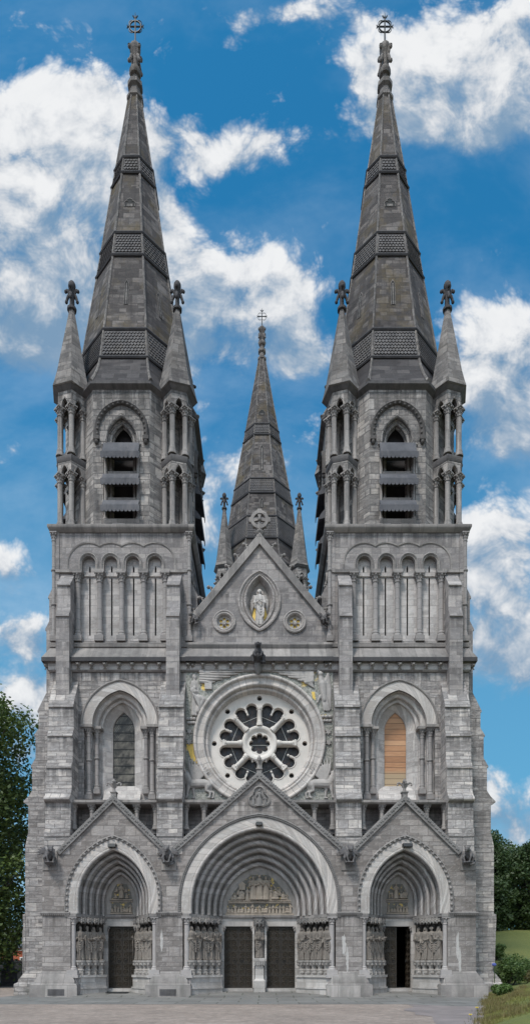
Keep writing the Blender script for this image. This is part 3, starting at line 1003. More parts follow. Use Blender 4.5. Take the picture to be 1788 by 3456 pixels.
# ---- ground storey: screen wall with three gables
ZS = 4.68                                  # springing of the portal arches
XL = WX(144)
gz = WZ(2880); apL = WZ(2701); apC = WZ(2622)
def screen_outline():
    def notch(xc, hw, zt):                 # up one jamb, over the arch, down the other
        return [(xc - hw, -.3)] + arch(hw, zt - ZS, ZS, 14, .9 if hw < 3 else .6, xc) + [(xc + hw, -.3)]
    half = [(-XL, -.3)]
    pts = [(XL, -.3)]
    pts += notch(-TX, 2.4, 8.85) + notch(0, 4.3, 10.0) + notch(TX, 2.4, 8.85)
    pts += [(-XL, -.3), (-XL, gz)]
    pts += [(TX + 3.0, gz), (TX, apL), (TX - 3.0, gz), (4.86, gz), (0, apC), (-4.86, gz), (-TX + 3.0, gz), (-TX, apL), (-TX - 3.0, gz), (XL, gz)]
    return pts
screen = MB().prism_y([screen_outline()], 0.0, .7).build('portal_screen', M['screen'], cath)

# gable copings, carved
def coping(x0, xa, za, hwid, zf, name='gable_coping'):
    mb = MB()
    path = [(x0 - hwid, zf), (xa, za), (x0 + hwid, zf)]
    mb.sweep(path, [(-.10, -.14), (.16, -.14), (.24, -.02), (.24, .72), (-.10, .72)])
    for side in (-1, 1):                   # carved leaf pattern along the face
        a = Vector((x0 + side * hwid, zf)); b = Vector((xa, za)); L = (b - a).length; n = int(L / .135)
        for k in range(1, n):
            p = a + (b - a) * (k / n)
            mb.ell((p.x, -.15, p.y + .07 + .04 * (k % 2)), (.05, .05, .05), None, 6, 4)
            mb.ell((p.x, -.04, p.y + .30), (.04, .05, .05), None, 5, 4)
    o = mb.build(name, M['carve'], screen)
    return o
coping(-TX, -TX, apL, 3.03, gz - .02); coping(TX, TX, apL, 3.03, gz - .02); coping(0, 0, apC, 4.9, gz - .02)
for xc, za, s in ((-TX, apL, 1.0), (TX, apL, 1.0), (0, apC, 1.0)):
    z0 = za + .5
    mb = MB().box(xc - .15, xc + .15, .02, .32, za + .2, z0 - .06).box(xc - .19, xc + .19, -.02, .36, z0 - .059, z0)
    mb.lathe([(.13, 0), (.09, .08), (.09, .32), (.14, .44), (.17, .5)], (xc, .17, z0), 10)
    for k in range(4):
        a = PI / 2 * k
        dx, dy = math.cos(a), math.sin(a)
        P = lambda r, z: (xc + dx * r * s, .17 + dy * r * s, z0 + z * s)
        mb.tube([P(.06, .26), P(.16, .44), P(.3, .53), P(.4, .49), P(.39, .42)], [.055 * s, .06 * s, .055 * s, .045 * s, .04 * s], 7)
        mb.ell(P(.39, .4), (.06 * s,) * 3, None, 7, 5)
    mb.ell((xc, .17, z0 + .6), (.12, .12, .11), None, 9, 6); mb.ell((xc, .17, z0 + .71), (.06, .06, .06), None, 7, 5)
    mb.build('gable_finial', M['trim'], screen)
# string course with dentils at the springing, between the portals
for a, b in ((XL - .1, -TX - 2.42), (-TX + 2.42, -4.32), (4.32, TX - 2.42), (TX + 2.42, -XL + .1)):
    mb = MB().prism_x([(-.02, 4.56), (-.02, 4.78), (-.13, 4.74), (-.13, 4.68), (-.05, 4.6)], a, b)
    n = int((b - a) / .11)
    for k in range(n): mb.box(a + .11 * k + .02, a + .11 * k + .075, -.1, -.05, 4.58, 4.66)
    mb.build('string_course', M['trim'], screen)
# plinths of the four piers
for a, b in ((XL, -TX - 2.42), (-TX + 2.42, -4.3), (4.3, TX - 2.42), (TX + 2.42, -XL)):
    y0, y1 = -.001, .69
    rings(MB(), [(a - .55, b + .52, -.5, y1, -.3), (a - .55, b + .52, -.5, y1, .64), (a - .5, b + .47, -.45, y1, .72), (a - .36, b + .33, -.31, y1, .76), (a - .36, b + .33, -.31, y1, .9), (a - .02, b + .0, y0, y1, 1.42)]).build('pier_plinth', M['plinth'], screen)
# grotesque beasts on their slabs
GROT = [(-TX - 3.55, 'dragon', .9), (-5.07, 'griffin', -.15), (5.02, 'griffin', .15), (TX + 3.52, 'ape', -.9)]
for x, kind, rz in GROT:
    MB().box(x - .42, x + .42, -.05, .05, WZ(2937), WZ(2872)).build('beast_slab', M['trim'], screen)
    mb = grotesque(kind, 1.0)
    mb.lathe([(.05, -.62), (.12, -.5), (.3, -.36), (.26, -.3)], (0, -.1, 0), 10)
    o = mb.build('grotesque', M['bdark'], screen); remesh(o, .035)
    o.location = (x, -.22, WZ(2893)); o.rotation_euler = (0, 0, rz * .6)
# lime bloom on the piers (salt crust below the string)
VENTS = ((-11.25, .25), (-5.05, .25))
for x, z in VENTS:
    mb = MB()
    for k in range(7): mb.box(x - .42, x + .42, -.53, -.501, z - .12 + .045 * k, z - .098 + .045 * k)
    mb.box(x - .46, x + .46, -.52, -.5, z - .16, z + .2)
    mb.build('vent_grille', M['bdark'], screen)
for x, z, w, h, sd in ((-5.48, 3.1, .09, .75, 1), (4.75, 2.9, .13, .7, 2), (4.95, 2.1, .09, .8, 3), (TX + 2.95, 2.85, .1, .9, 4), (TX + 3.08, 2.0, .09, .85, 9)):
    r2 = random.Random(sd); pts = []
    for k in range(40):
        a = 2 * PI * k / 40
        q = .6 + .45 * r2.random()
        pts.append((x + w * q * math.cos(a), z + h * q * math.sin(a)))
    MB().prism_y([pts], -.006, .05).build('lime_crust', M['lime'], screen)

# upper trefoil panel in the middle gable
cz = WZ(2692); tre = []
for k in range(3):
    a0 = PI / 2 + 2 * PI / 3 * k
    cx_, cz_ = .3 * math.cos(a0), .3 * math.sin(a0)
    for j in range(13):
        a = a0 - R(112) + R(224) * j / 12
        tre.append((cx_ + .34 * math.cos(a), cz + cz_ + .34 * math.sin(a)))
mb = MB().sweep(tre, [(-.03, -.07), (.05, -.1), (.11, -.02), (.11, .02), (-.06, .02)], True)
o = mb.build('trefoil_panel', M['trim'], screen)
mb = MB().prism_y([tre], -.018, .03)
r3 = random.Random(3)
figure_lite(mb, 0, -.05, cz - .5, .95, r3); figure_lite(mb, -.33, -.04, cz - .42, .55, r3); figure_lite(mb, .33, -.04, cz - .42, .55, r3); figure_lite(mb, .05, -.04, cz + .25, .3, r3)
mb.build('carved_group', M['carve'], o)


# ---- portals
def pl(w, wo, wi, ao, ai): return ao + (ai - ao) * (wo - w) / (wo - wi)

def portal(xc, main):
    hood, band, roll, tym = (4.57, 4.36, 3.80, 2.19) if main else (2.72, 2.5, 1.97, .94)
    riseR, riseT = (4.77, 2.96) if main else (3.59, 2.45)
    stO, stT = (.5, .35) if main else (.85, .9)
    dz = .28
    rise = lambda w: riseT + (riseR - riseT) * (w - tym) / (roll - tym)
    st = lambda w: stT + (stO - stT) * (w - tym) / (roll - tym)
    X = Matrix.Translation((xc, 0, 0))
    # deep splayed recess of four orders
    orders = 5 if main else 4
    prof = [(roll, rise(roll), st(roll), .12)]
    ws = [roll + (tym - roll) * k / orders for k in range(orders + 1)]
    ys = [.35 + (2.1 - .35) * k / orders for k in range(orders + 1)]
    loft = MB()
    cur = [(roll, .1)]
    for k in range(orders):
        w0, w1, y0, y1 = ws[k], ws[k + 1], ys[k], ys[k + 1]
        rr = (w0 - w1) * (.36 if main else .35)
        yc = y0 + .2
        cur += [(w0, y0 + .01), (w0, yc + .1), (w1 + rr * 2.02, yc + .1)]
        for j in range(9):                    # bold angle roll
            a = PI * j / 8
            cur.append((w1 + rr + rr * math.cos(a), yc - rr * math.sin(a)))
        cur += [(w1 + .015, yc + .05), (w1 + .015, y1 - .02)]
    P4 = [(w, rise(w), st(w), y) for w, y in cur]
    port = loft_arch(MB(), P4, ZS, 16)
    base = MB().merge(port, X).build('portal', M['vousd'], cath, 40)
    # pale voussoir band, its roll and the hood with ball flowers or carved leaves
    a_mid = arch(band, rise(band) + .03, ZS, 18, st(band), 0)
    mb = MB()
    rows = []; uv = []
    for w, y in ((band + .06, .3), (band + .06, -.025), (roll + .17, -.025), (roll + .15, .0)):
        p = arch(w, rise(w), ZS, 18, st(w)); Ls = 0; ur = []
        for i, q in enumerate(p):
            if i: Ls += math.hypot(q[0] - p[i - 1][0], q[1] - p[i - 1][1])
            ur.append((Ls, w))
        rows.append([(q[0], y, q[1]) for q in p]); uv.append(ur)
    mb.grid(rows, False, uv)
    rows = []; uv = []
    for j in range(9):                       # big outer roll
        a = PI * 1.5 * j / 8 - .35
        w = roll + .085 + .1 * math.cos(a); y = .06 - .1 * math.sin(a)
        p = arch(w, rise(w), ZS, 18, st(w)); Ls = 0; ur = []
        for i, q in enumerate(p):
            if i: Ls += math.hypot(q[0] - p[i - 1][0], q[1] - p[i - 1][1])
            ur.append((Ls, j * .03))
        rows.append([(q[0], y, q[1]) for q in p]); uv.append(ur)
    mb.grid(rows, False, uv)
    MB().merge(mb, X).build('voussoir_band', M['vous'], base, 40)
    mb = MB()
    rows = []
    for w, y in ((hood, .02), (hood, -.08), (hood - .06, -.13), (hood - .1, -.06), (band + .04, -.05), (band + .01, -.02), (band + .01, .02)):
        rows.append([(q[0], y, q[1]) for q in arch(w, rise(w), ZS, 18, st(w))])
    mb.grid(rows)
    w = (hood + band) / 2 - .02
    if main: 
        balls(mb, arch(w, rise(w), ZS, 30, st(w)), .055, .105, -.07); balls(mb, arch(w + .07, rise(w + .07), ZS, 30, st(w)), .035, .105, -.1)
    else: balls(mb, arch(w, rise(w), ZS, 30, st(w)), .085, .31, -.085)
    MB().merge(mb, X).build('hood_mould', M['carve'] if main else M['trim'], base, 40)
    # tympanum slab with its carvings
    ty = MB().prism_y([arch(tym + .2, rise(tym) + .2, ZS + .02, 14, st(tym))], 2.09, 2.45)
    t = MB().merge(ty, X).build('tympanum', M['relief'], base)
    tp = [(q[0], q[1]) for q in arch(tym * .9, rise(tym) * .86, ZS + .2, 14, st(tym) * .8)]
    r4 = random.Random(int(xc * 10) + 50)
    rel = MB(); gd = MB()
    zt = ZS + .12
    if main:
        gd.prism_y([[(-1.92, zt + .05), (1.92, zt + .05), (1.9, zt + .62), (-1.9, zt + .62)]], 2.075, 2.1)
        gd.prism_y([[(-1.8, zt + .8), (-1.5, zt + 1.35), (-1.0, zt + 1.95), (-.5, zt + 2.35), (.5, zt + 2.35), (1.0, zt + 1.95), (1.5, zt + 1.35), (1.8, zt + .8)]], 2.075, 2.1)
        for k in range(19): figure_lite(rel, -1.84 + .204 * k, 2.02, zt + .06, .56 * r4.uniform(.8, 1.05), r4, r4.random() < .3)
        rel.box(-2.02, 2.02, 1.97, 2.1, zt - .06, zt + .05); rel.box(-1.85, 1.85, 1.97, 2.1, zt + .66, zt + .74)
        for k in range(30):
            x = -1.8 + 3.6 * k / 29
            rel.ell((x, 1.97, zt + .78), (.07, .06, .06), None, 7, 4)
        figure_lite(rel, 0, 1.94, zt + .86, 1.5, r4); figure_lite(rel, -.37, 1.98, zt + .86, 1.4, r4); figure_lite(rel, .37, 1.98, zt + .86, 1.4, r4)
        figure_lite(rel, -1.05, 2.0, zt + .84, .95, r4, True); figure_lite(rel, -1.45, 2.02, zt + .84, .6, r4, True)
        figure_lite(rel, .95, 2.0, zt + .84, .95, r4, True); figure_lite(rel, 1.4, 2.02, zt + .84, .7, r4, True)
        for x, z, hh in ((-.72, .84, .75), (.68, .84, .75), (-1.25, 1.15, .5), (1.2, 1.1, .5), (-.55, 1.55, .6), (.55, 1.55, .6), (-1.62, .84, .4), (1.62, .84, .4)): figure_lite(rel, x, 2.03, zt + z, hh, r4, r4.random() < .5)
        rel.tube([(.6, 2.0, zt + 2.0), (1.0, 2.0, zt + 1.45), (1.75, 2.02, zt + .85)], [.03, .04, .03], 6)
        rel.box(-1.2, -.85, 1.98, 2.1, zt + 1.45, zt + 1.75); rel.prism_y([[(-1.26, zt + 1.75), (-.79, zt + 1.75), (-1.02, zt + 1.95)]], 1.97, 2.1)
    else:
        gd.prism_y([[(-.6, zt + .12), (.6, zt + .12), (.6, zt + .7), (-.6, zt + .7)]], 2.075, 2.1)
        for k in range(7): figure_lite(rel, -.54 + .18 * k, 2.02, zt + .12, .52 * r4.uniform(.75, 1.0), r4, r4.random() < .4)
        for k in range(9):
            rel.tube([(-.66 + .147 * k, 2.05, zt + .78), (-.59 + .147 * k, 2.03, zt + .71), (-.513 + .147 * k, 2.05, zt + .78)], .025, 6)
        rel.box(-.68, .68, 2.0, 2.1, zt + .84, zt + .9); rel.box(-.66, .66, 2.0, 2.1, zt + .02, zt + .1)
        gd.prism_y([[(-.62, zt + .92), (-.56, zt + 1.3), (-.3, zt + 1.8), (.3, zt + 1.8), (.56, zt + 1.3), (.62, zt + .92)]], 2.075, 2.1)
        if xc < 0:
            pass
            figure_lite(rel, 0, 1.99, zt + .95, .88, r4)
            for x, z in ((-.34, .95), (.34, .95), (-.28, 1.3), (.28, 1.3)): figure_lite(rel, x, 2.02, zt + z, .42, r4, True)
        else:
            figure_lite(rel, -.1, 1.99, zt + .93, .9, r4); figure_lite(rel, .22, 2.0, zt + .93, .6, r4, True); figure_lite(rel, .42, 2.0, zt + .93, .75, r4, True)
            rel.box(-.52, -.47, 2.0, 2.1, zt + .95, zt + 1.2); rel.box(-.36, -.31, 2.0, 2.1, zt + .95, zt + 1.2); rel.box(-.54, -.29, 2.0, 2.1, zt + 1.2, zt + 1.28)
    MB().merge(gd, X).build('gold_ground', M['gilt'], t); MB().merge(rel, X).build('relief_carving', M['tan'], t)  # gilt patches on a field painted dark as shade behind figures
    # door wall and lintel
    dh = 4.09; db = .42
    W = 2.75 if main else 1.45
    doors = [(-2.11, -.42), (.42, 2.11)] if main else [(-.82, .82)]
    wall = MB()
    xs = [-W] + [q for d in doors for q in d] + [W]
    for k in range(0, len(xs), 2): wall.box(xs[k], xs[k + 1], 2.12, 2.6, -.3, dh)
    wall.box(-W, W, 2.121, 2.6, dh + .001, ZS + .06)
    for d in doors: wall.box(d[0] - .05, d[1] + .05, 1.95, 2.58, -.2, db - .01)
    w_ = MB().merge(wall, X).build('door_surround', M['light'], base)
    mb = MB().prism_x([(2.06, ZS - .1), (2.11, ZS - .12), (2.11, ZS + .11), (2.06, ZS + .11), (1.98, ZS + .05), (1.98, ZS - .02)], -W + .4, W - .4)
    for k in range(int(2 * (W - .5) / .1)): mb.box(-W + .5 + .1 * k, -W + .55 + .1 * k, 2.0, 2.06, ZS - .1, ZS - .025)
    for d in doors:
        for q in d:
            sgn = 1 if q == d[0] else -1
            mb.ell((q + sgn * .05, 2.12, dh - .1), (.08, .1, .1), None, 9, 6); mb.ell((q + sgn * .02, 2.1, dh - .23), (.06, .08, .09), None, 8, 5)
    MB().merge(mb, X).build('lintel_moulding', M['trim'], base)
    # door leaves
    for d in doors:
        mid = (d[0] + d[1]) / 2
        for j, (x0, x1) in enumerate(((d[0], mid), (mid, d[1]))):
            wd = x1 - x0 - .012
            opened = (not main) and xc > 0 and j == 1
            mb = MB().box(0, wd, 0, .09, 0, dh - db - .02)
            for z in (.02, dh - db - .13): mb.box(.02, wd - .02, -.025, .0, z, z + .07)
            for z in (.7, 1.42, 2.14, 2.86): mb.box(.01, wd - .01, -.022, .0, z, z + .05)
            leaf = mb.build('door', M['door'], base)
            sc = MB()
            for row in range(5):
                z0 = .1 + .72 * row
                for sg in (-1, 1):
                    for up in (0, 1):
                        cx_, cz_ = wd / 2 + sg * wd * .24, z0 + .17 + .3 * up
                        pts = []
                        for k in range(15):
                            a = k / 14 * 2 * PI * 1.45; r_ = .155 * (1 - k / 17)
                            pts.append((cx_ + sg * r_ * math.cos(a + (PI / 2 if up else -PI / 2)) * 1.05, -.02, cz_ + (1 if up else 1) * r_ * math.sin(a + (PI / 2 if up else -PI / 2))))
                        sc.tube(pts, [.018] * 10 + [.016] * 5, 4)
                        sc.ell((cx_, -.02, cz_), (.035, .025, .035), None, 6, 4)
                sc.tube([(wd / 2, -.02, z0), (wd / 2, -.03, z0 + .3), (wd / 2, -.02, z0 + .6)], .022, 5)
            sc.build('scrollwork', M['scroll'], leaf)
            rg = MB().tube([(wd * (.75 if j == 0 else .25) + .07 * math.cos(2 * PI * k / 14), -.05, 1.6 + .07 * math.sin(2 * PI * k / 14)) for k in range(15)], .016, 5)
            rg.ell((wd * (.75 if j == 0 else .25), -.03, 1.68), (.03,) * 3, None, 6, 4)
            rg.build('ring_handle', M['iron'], leaf)
            if opened:      # swung inwards on its right hinge: turn the leaf about that edge
                leaf.location = (xc + x1 - .006 - wd * math.cos(R(82)), 2.34 + wd * math.sin(R(82)), db); leaf.rotation_euler = (0, 0, R(-82))
                leaf['label'] = 'door leaf standing open into the dark porch'
            else: leaf.location = (xc + x0 + .006, 2.3, db)
    # splayed jambs in plan
    o_, i_ = ((4.22, .38), (2.55, 1.86)) if main else ((2.36, .55), (1.2, 1.9))
    inner = W
    nst = 5 if main else 4
    for sgn in (-1, 1):
        mk = lambda pts: [(xc + sgn * p[0], p[1]) for p in pts]
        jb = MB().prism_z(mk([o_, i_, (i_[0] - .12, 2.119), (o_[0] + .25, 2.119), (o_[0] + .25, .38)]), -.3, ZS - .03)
        jamb = jb.build('jamb', M['soot_shade'], base)
        d = Vector((i_[0] - o_[0], i_[1] - o_[1])).normalized(); nn = Vector((d.y, -d.x))
        if nn.y > 0: nn = -nn
        off = lambda t, k: (o_[0] + (i_[0] - o_[0]) * t + nn.x * k, o_[1] + (i_[1] - o_[1]) * t + nn.y * k)
        pm = MB()
        for k, z0, z1 in ((.62, -.3, .42), (.66, .421, .52), (.56, .521, 1.08), (.64, 1.081, 1.22)):
            a, b = off(.0, k), off(1.0, k)
            pm.prism_z(mk([(a[0], a[1]), (b[0], b[1]), (i_[0] - .0, 2.118), (o_[0] + .1, 2.118), (o_[0] + .1, a[1])]), z0, z1)
        pm.build('jamb_plinth', M['ashl'] if False else M['light'], jamb)
        # outer shaft
        cx_ = 4.09 if main else 2.30
        r_ = .16 if main else .135
        cm = column_mb(xc + sgn * cx_, .2, 1.5, ZS - .18, r_, .42, .2)
        cm.box(xc + sgn * cx_ - .3, xc + sgn * cx_ + .3, -.1, .5, 1.22, 1.5); cm.box(xc + sgn * cx_ - .36, xc + sgn * cx_ + .36, -.16, .5, 1.06, 1.219)
        cm.box(xc + sgn * cx_ - .25, xc + sgn * cx_ + .25, -.06, .5, -.2, 1.059)
        cm.build('jamb_shaft', M['pale_shaft'], jamb)
        # flat impost over shaft, canopies, corbels
        MB().prism_z(mk([(o_[0] + .35, -.06), (o_[0] - .3, -.06), (i_[0] - .35, 2.1), (i_[0] + .2, 2.1), (o_[0] + .35, .5)]), ZS - .175, ZS - .01).build('impost', M['trim'], jamb)
        for k in range(nst):
            t = (k + .5) / nst if main else (k + .42) / nst
            p = off(t, .33)
            x, y = xc + sgn * p[0], p[1]
            cnp = MB().lathe([(.29, 4.24), (.3, 4.3), (.26, 4.34), (.25, 4.46), (.28, 4.49)], (x, y, 0), 6, PI / 6)
            for q in range(6):
                a = PI / 3 * q
                px, py = x + .27 * math.cos(a), y + .27 * math.sin(a)
                cnp.lathe([(.005, 4.12), (.05, 4.2), (.035, 4.28), (.06, 4.34), (.03, 4.4), (.045, 4.47), (.005, 4.5)], (px, py, 0), 6)
                px, py = x + .25 * math.cos(a + PI / 6), y + .25 * math.sin(a + PI / 6)
                cnp.ell((px, py, 4.4), (.055, .055, .07), None, 6, 4)
            cnp.build('canopy', M['relief'] if k < 3 else M['carve'], jamb)
            cb = MB().lathe([(.24, 1.43), (.25, 1.5), (.19, 1.56), (.18, 1.66), (.26, 1.8), (.3, 1.92), (.33, 1.94), (.33, 2.06), (.26, 2.065)], (x, y, 0), 12)
            for q in range(7):
                a = PI * 2 * q / 7
                cb.ell((x + .26 * math.cos(a), y + .26 * math.sin(a), 1.84), (.08, .08, .1), None, 6, 4)
            cb.box(x - .21, x + .21, y - .23, y + .23, 1.221, 1.42); cb.ell((x, y - .22, 1.34), (.17, .06, .1), None, 8, 5)
            cb.build('statue_corbel', M['relief'], jamb)
            q2 = off(t, .1)
            MB().lathe([(.11, 2.066), (.11, 4.12)], (xc + sgn * q2[0], q2[1], 0), 10).build('back_shaft', M['soot_shade'], jamb)  # shade of the gaps between statues put into the shaft colour
            SPOTS.append((xc, main, sgn, k, x, y, math.atan2(nn.x * sgn, -nn.y)))
    # landing in front of the doors
    W2 = 4.3 if main else 2.45
    MB().prism_x([(-.62, -.2), (-.62, .06), (-.5, .08), (2.6, .26), (2.6, -.2)], xc - W2 + .35, xc + W2 - .35).build('landing', M['pave'], base)
    if main:        # pier between the doors
        tr = MB()
        rings(tr, [(-.33, .33, 1.5, 2.11, .1), (-.33, .33, 1.5, 2.11, .86), (-.26, .26, 1.6, 2.11, .98), (-.25, .25, 1.6, 2.11, 1.9), (-.29, .29, 1.55, 2.11, 1.94), (-.33, .33, 1.5, 2.11, 2.02), (-.33, .33, 1.5, 2.11, 2.2)])
        for k in range(6): tr.lathe([(.005, 1.72), (.045, 1.8), (.045, 1.98), (.05, 2.0)], (-.27 + .108 * k, 1.5, 0), 6)
        for q in (-1, 1): tr.box(q * .36 - .055, q * .36 + .055, 1.9, 2.115, .43, dh - .01)
        tr.build('door_pier', M['light'], base)
        cn = MB().lathe([(.3, 4.16), (.34, 4.24), (.3, 4.3), (.3, 4.5), (.38, 4.62)], (0, 1.82, 0), 8, PI / 8)
        for k in range(8):
            a = PI / 4 * k
            cn.lathe([(.005, 4.02), (.05, 4.1), (.04, 4.22), (.06, 4.3), (.02, 4.38)], (.31 * math.cos(a), 1.82 + .31 * math.sin(a), 0), 6)
            cn.ell((.3 * math.cos(a + .39), 1.82 + .3 * math.sin(a + .39), 4.42), (.06, .06, .08), None, 6, 4)
        cn.build('canopy', M['carve'], base)
    return base


SPOTS = []
for xc, mn in ((-TX, False), (0, True), (TX, False)): portal(xc, mn)
# dim interior behind the doors
MB().box(-12.0, 12.0, 2.62, 9.9, .3, .4).build('floor_slab', M['floor'], cath)
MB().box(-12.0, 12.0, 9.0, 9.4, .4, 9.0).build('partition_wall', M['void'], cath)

# ---- gallery over the portals: ledge and dwarf columns
zl0, zl1 = WZ(2713, .5), WZ(2700, .5)
gal = MB().prism_x([(.42, zl0 + .08), (.5, zl0), (1.7, zl0), (1.7, zl1), (.42, zl1)], -10.7, 10.7).build('gallery', M['trim'], cath)
MB().box(-12.1, 12.1, .701, 1.9, 9.3, 9.55).build('gallery_floor', M['bdark'], gal)
for px in (251, 311, 462.5, 525, 628, 689):
    x = WX(px, .75)
    for q in (-1, 1):
        column_mb(q * x, .78, 9.55, zl0 - .002, .125, .42, .3).build('dwarf_column', M['trim'], gal)
for xx in (-7.6, -8.8, -3.9, -2.6, 2.6, 3.9, 7.6, 8.8):
    pass

# ---- main wall of the front with its three openings
YW = 1.65
zr = WZ(2500, YW); RR = 3.86
ZSW = 15.88
def wrise(w): return 1.17 + (w - .65) * .885
def wopen(xc):
    p = [(xc - 2.12, 11.05)] + arch(2.12, wrise(2.12), ZSW, 12, 0, xc) + [(xc + 2.12, 11.05)]
    return p
mw = MB().prism_y([[(-12.29, 9.551), (12.29, 9.551), (12.29, 19.0), (-12.29, 19.0)], wopen(-TX), circle(0, zr, RR - .05, 56), wopen(TX)], YW, YW + .6)
front = mw.build('front_wall', M['rock'], cath)
# ---- tall side windows
def window(xc, boarded):
    X = Matrix.Translation((xc, 0, 0))
    pts = [(1.62, 1.66), (1.62, 1.93)]
    for j in range(7):
        a = PI * .5 + PI * 1.1 * j / 6
        pts.append((1.47 + .14 * math.cos(a), 2.06 - .14 * math.sin(a)))
    pts += [(1.3, 2.1), (1.3, 2.2)]
    for j in range(7):
        a = PI * .5 + PI * 1.1 * j / 6
        pts.append((1.2 + .09 * math.cos(a), 2.28 - .09 * math.sin(a)))
    pts += [(1.1, 2.4), (.66, 2.72), (.655, 2.9)]
    w = MB(); loft_arch(w, [(a, wrise(a), 0, y) for a, y in pts], ZSW, 14)
    win = MB().merge(w, X).build('window', M['vous'], cath, 40)
    # jambs under the arch: stepped reveal
    for q in (-1, 1):
        pl_ = [(2.13, 2.0), (1.72, 2.0), (1.72, 2.25), (1.28, 2.25), (1.28, 2.4), (1.1, 2.4), (.66, 2.72), (.66, 2.95), (2.13, 2.95)]
        MB().prism_z([(xc + q * a, b) for a, b in pl_], 11.0, ZSW + .0).build('reveal', M['ashl'], win)
        for xx, yy, z0, r_ in ((1.87, 1.83, 11.55, .125), (1.46, 2.1, 11.95, .115)):
            mb = column_mb(xc + q * xx, yy, z0, ZSW - .12, r_, .5, .26, ((z0 + ZSW) / 2 + .15,), 14, .28)
            mb.build('window_shaft', M['shaft'], win)
        ib = MB().box(*(sorted((xc + q * 1.58, xc + q * 2.32))), 1.52, 2.1, ZSW - .119, ZSW + .04)
        ib.box(*(sorted((xc + q * 1.15, xc + q * 1.579))), 1.84, 2.35, ZSW - .119, ZSW + .04)
        ib.build('impost', M['trim'], win)
    band = MB()
    rows = []; uv = []
    for a, y in ((2.2, 1.9), (2.2, 1.625), (1.63, 1.625), (1.62, 1.66)):
        p = arch(a, wrise(a), ZSW + .042, 16); Ls = 0; ur = []
        for i, q in enumerate(p):
            if i: Ls += math.hypot(q[0] - p[i - 1][0], q[1] - p[i - 1][1])
            ur.append((Ls, a))
        rows.append([(q[0], y, q[1]) for q in p]); uv.append(ur)
    band.grid(rows, False, uv)
    MB().merge(band, X).build('voussoir_band', M['vous'], win, 40)
    rows = []
    for a, y in ((2.32, 1.66), (2.32, 1.58), (2.27, 1.54), (2.21, 1.57), (2.19, 1.64)):
        rows.append([(q[0], y, q[1]) for q in arch(a, wrise(a), ZSW + .042, 16)])
    MB().merge(MB().grid(rows), X).build('hood_mould', M['trim'], win, 40)
    sill = MB().prism_x([(1.45, 11.0), (1.45, 11.2), (2.0, 11.55), (2.55, 12.45), (2.78, 12.62), (2.95, 12.62), (2.95, 11.0)], xc - 1.1, xc + 1.1)
    for q in (-1, 1): sill.prism_x([(1.45, 11.0), (1.45, 11.2), (2.02, 11.55), (2.3, 11.7), (2.3, 11.0)], *sorted((xc + q * 1.101, xc + q * 2.115)))
    sill.build('sill', M['ashl'], win)
    g = MB().prism_y([[(xc - .68, 12.55)] + arch(.68, wrise(.68), ZSW, 12, 0, xc) + [(xc + .68, 12.55)]], 2.82, 2.86)
    if boarded:
        b = g.build('plank_boarding', M['wood'], win)
        b['label'] = 'orange-brown timber planks boarding up the window'
    else:
        b = g.build('leaded_glass', M['glass'], win)
        f = MB()
        for k in range(9): f.box(xc - .655, xc + .655, 2.79, 2.815, 12.85 + .5 * k, 12.885 + .5 * k)
        f.build('saddle_bars', M['iron'], b)
window(-TX, False); window(TX, True)

# ---- the rose
rose = None
def ring_loft(prof, n=72):
    mb = MB(); rows = []; uv = []
    V = 0; last = None
    for r_, y in prof:
        if last: V += math.hypot(r_ - last[0], y - last[1])
        last = (r_, y)
        rows.append([(r_ * math.cos(2 * PI * k / n), y, zr + r_ * math.sin(2 * PI * k / n)) for k in range(n + 1)])
        uv.append([(3.6 * 2 * PI * k / n, V) for k in range(n + 1)])
    mb.grid(rows, False, uv)
    return mb
def arc(c, y, r_, a0, a1, n=6): return [(c + r_ * math.cos(a0 + (a1 - a0) * k / n), y - r_ * math.sin(a0 + (a1 - a0) * k / n)) for k in range(n + 1)]
pr = [(RR + .02, YW + .1), (RR + .02, 1.5)] + arc(RR - .08, 1.5, .1, 0, PI * .8) + [(RR - .2, 1.56), (3.42, 1.57)] + arc(3.33, 1.62, .09, PI * .2, PI * 1.1) + [(3.24, 1.72), (3.2, 1.8)] + arc(3.12, 1.84, .09, PI * .2, PI * 1.2) + [(3.02, 1.98), (2.96, 2.1), (2.93, 2.2)]
rose = ring_loft(pr).build('rose_window', M['vous'], cath, 40)
# pierced plate
def petal(k):
    ac = PI / 8 + PI / 4 * k; out = []
    ri = 1.05; hs = .15
    def pol(r_, a): return (r_ * math.cos(a), zr + r_ * math.sin(a))
    # inner edge from spoke to spoke
    a0 = ac - PI / 8 + math.asin(hs / ri); a1 = ac + PI / 8 - math.asin(hs / ri)
    for j in range(7): out.append(pol(ri, a0 + (a1 - a0) * j / 6))
    # up the far spoke, the two lobes, back down
    for sg in (1, -1):
        lc = ac + sg * R(9.6); rl = 2.08; lr = .34
        c = pol(rl, lc)
        pts = []
        for j in range(15):
            b = R(-118 + 236 * j / 14)
            pts.append((c[0] + lr * math.cos(lc + b), c[1] + lr * math.sin(lc + b)))
        # order: arriving along the +side spoke
        out += pts[::-1]
    return out
holes = [petal(k) for k in range(8)]
dots = [circle(2.69 * math.cos(PI / 4 * k), zr + 2.69 * math.sin(PI / 4 * k), .15, 14) for k in range(8)]
def foil(n_, rc, rl, span, a_off=0.0):
    out = []
    for k in range(n_):
        a = a_off + 2 * PI / n_ * k
        for j in range(9):
            b = -span + 2 * span * j / 8
            out.append((rc * math.cos(a) + rl * math.cos(a + b), zr + rc * math.sin(a) + rl * math.sin(a + b)))
    return out
plate = MB().prism_y([circle(0, zr, 2.97, 72)] + holes + dots + [foil(8, .44, .185, R(100))], 2.12, 2.42)
tr = plate.build('tracery', M['trac'], rose)
mb = MB()
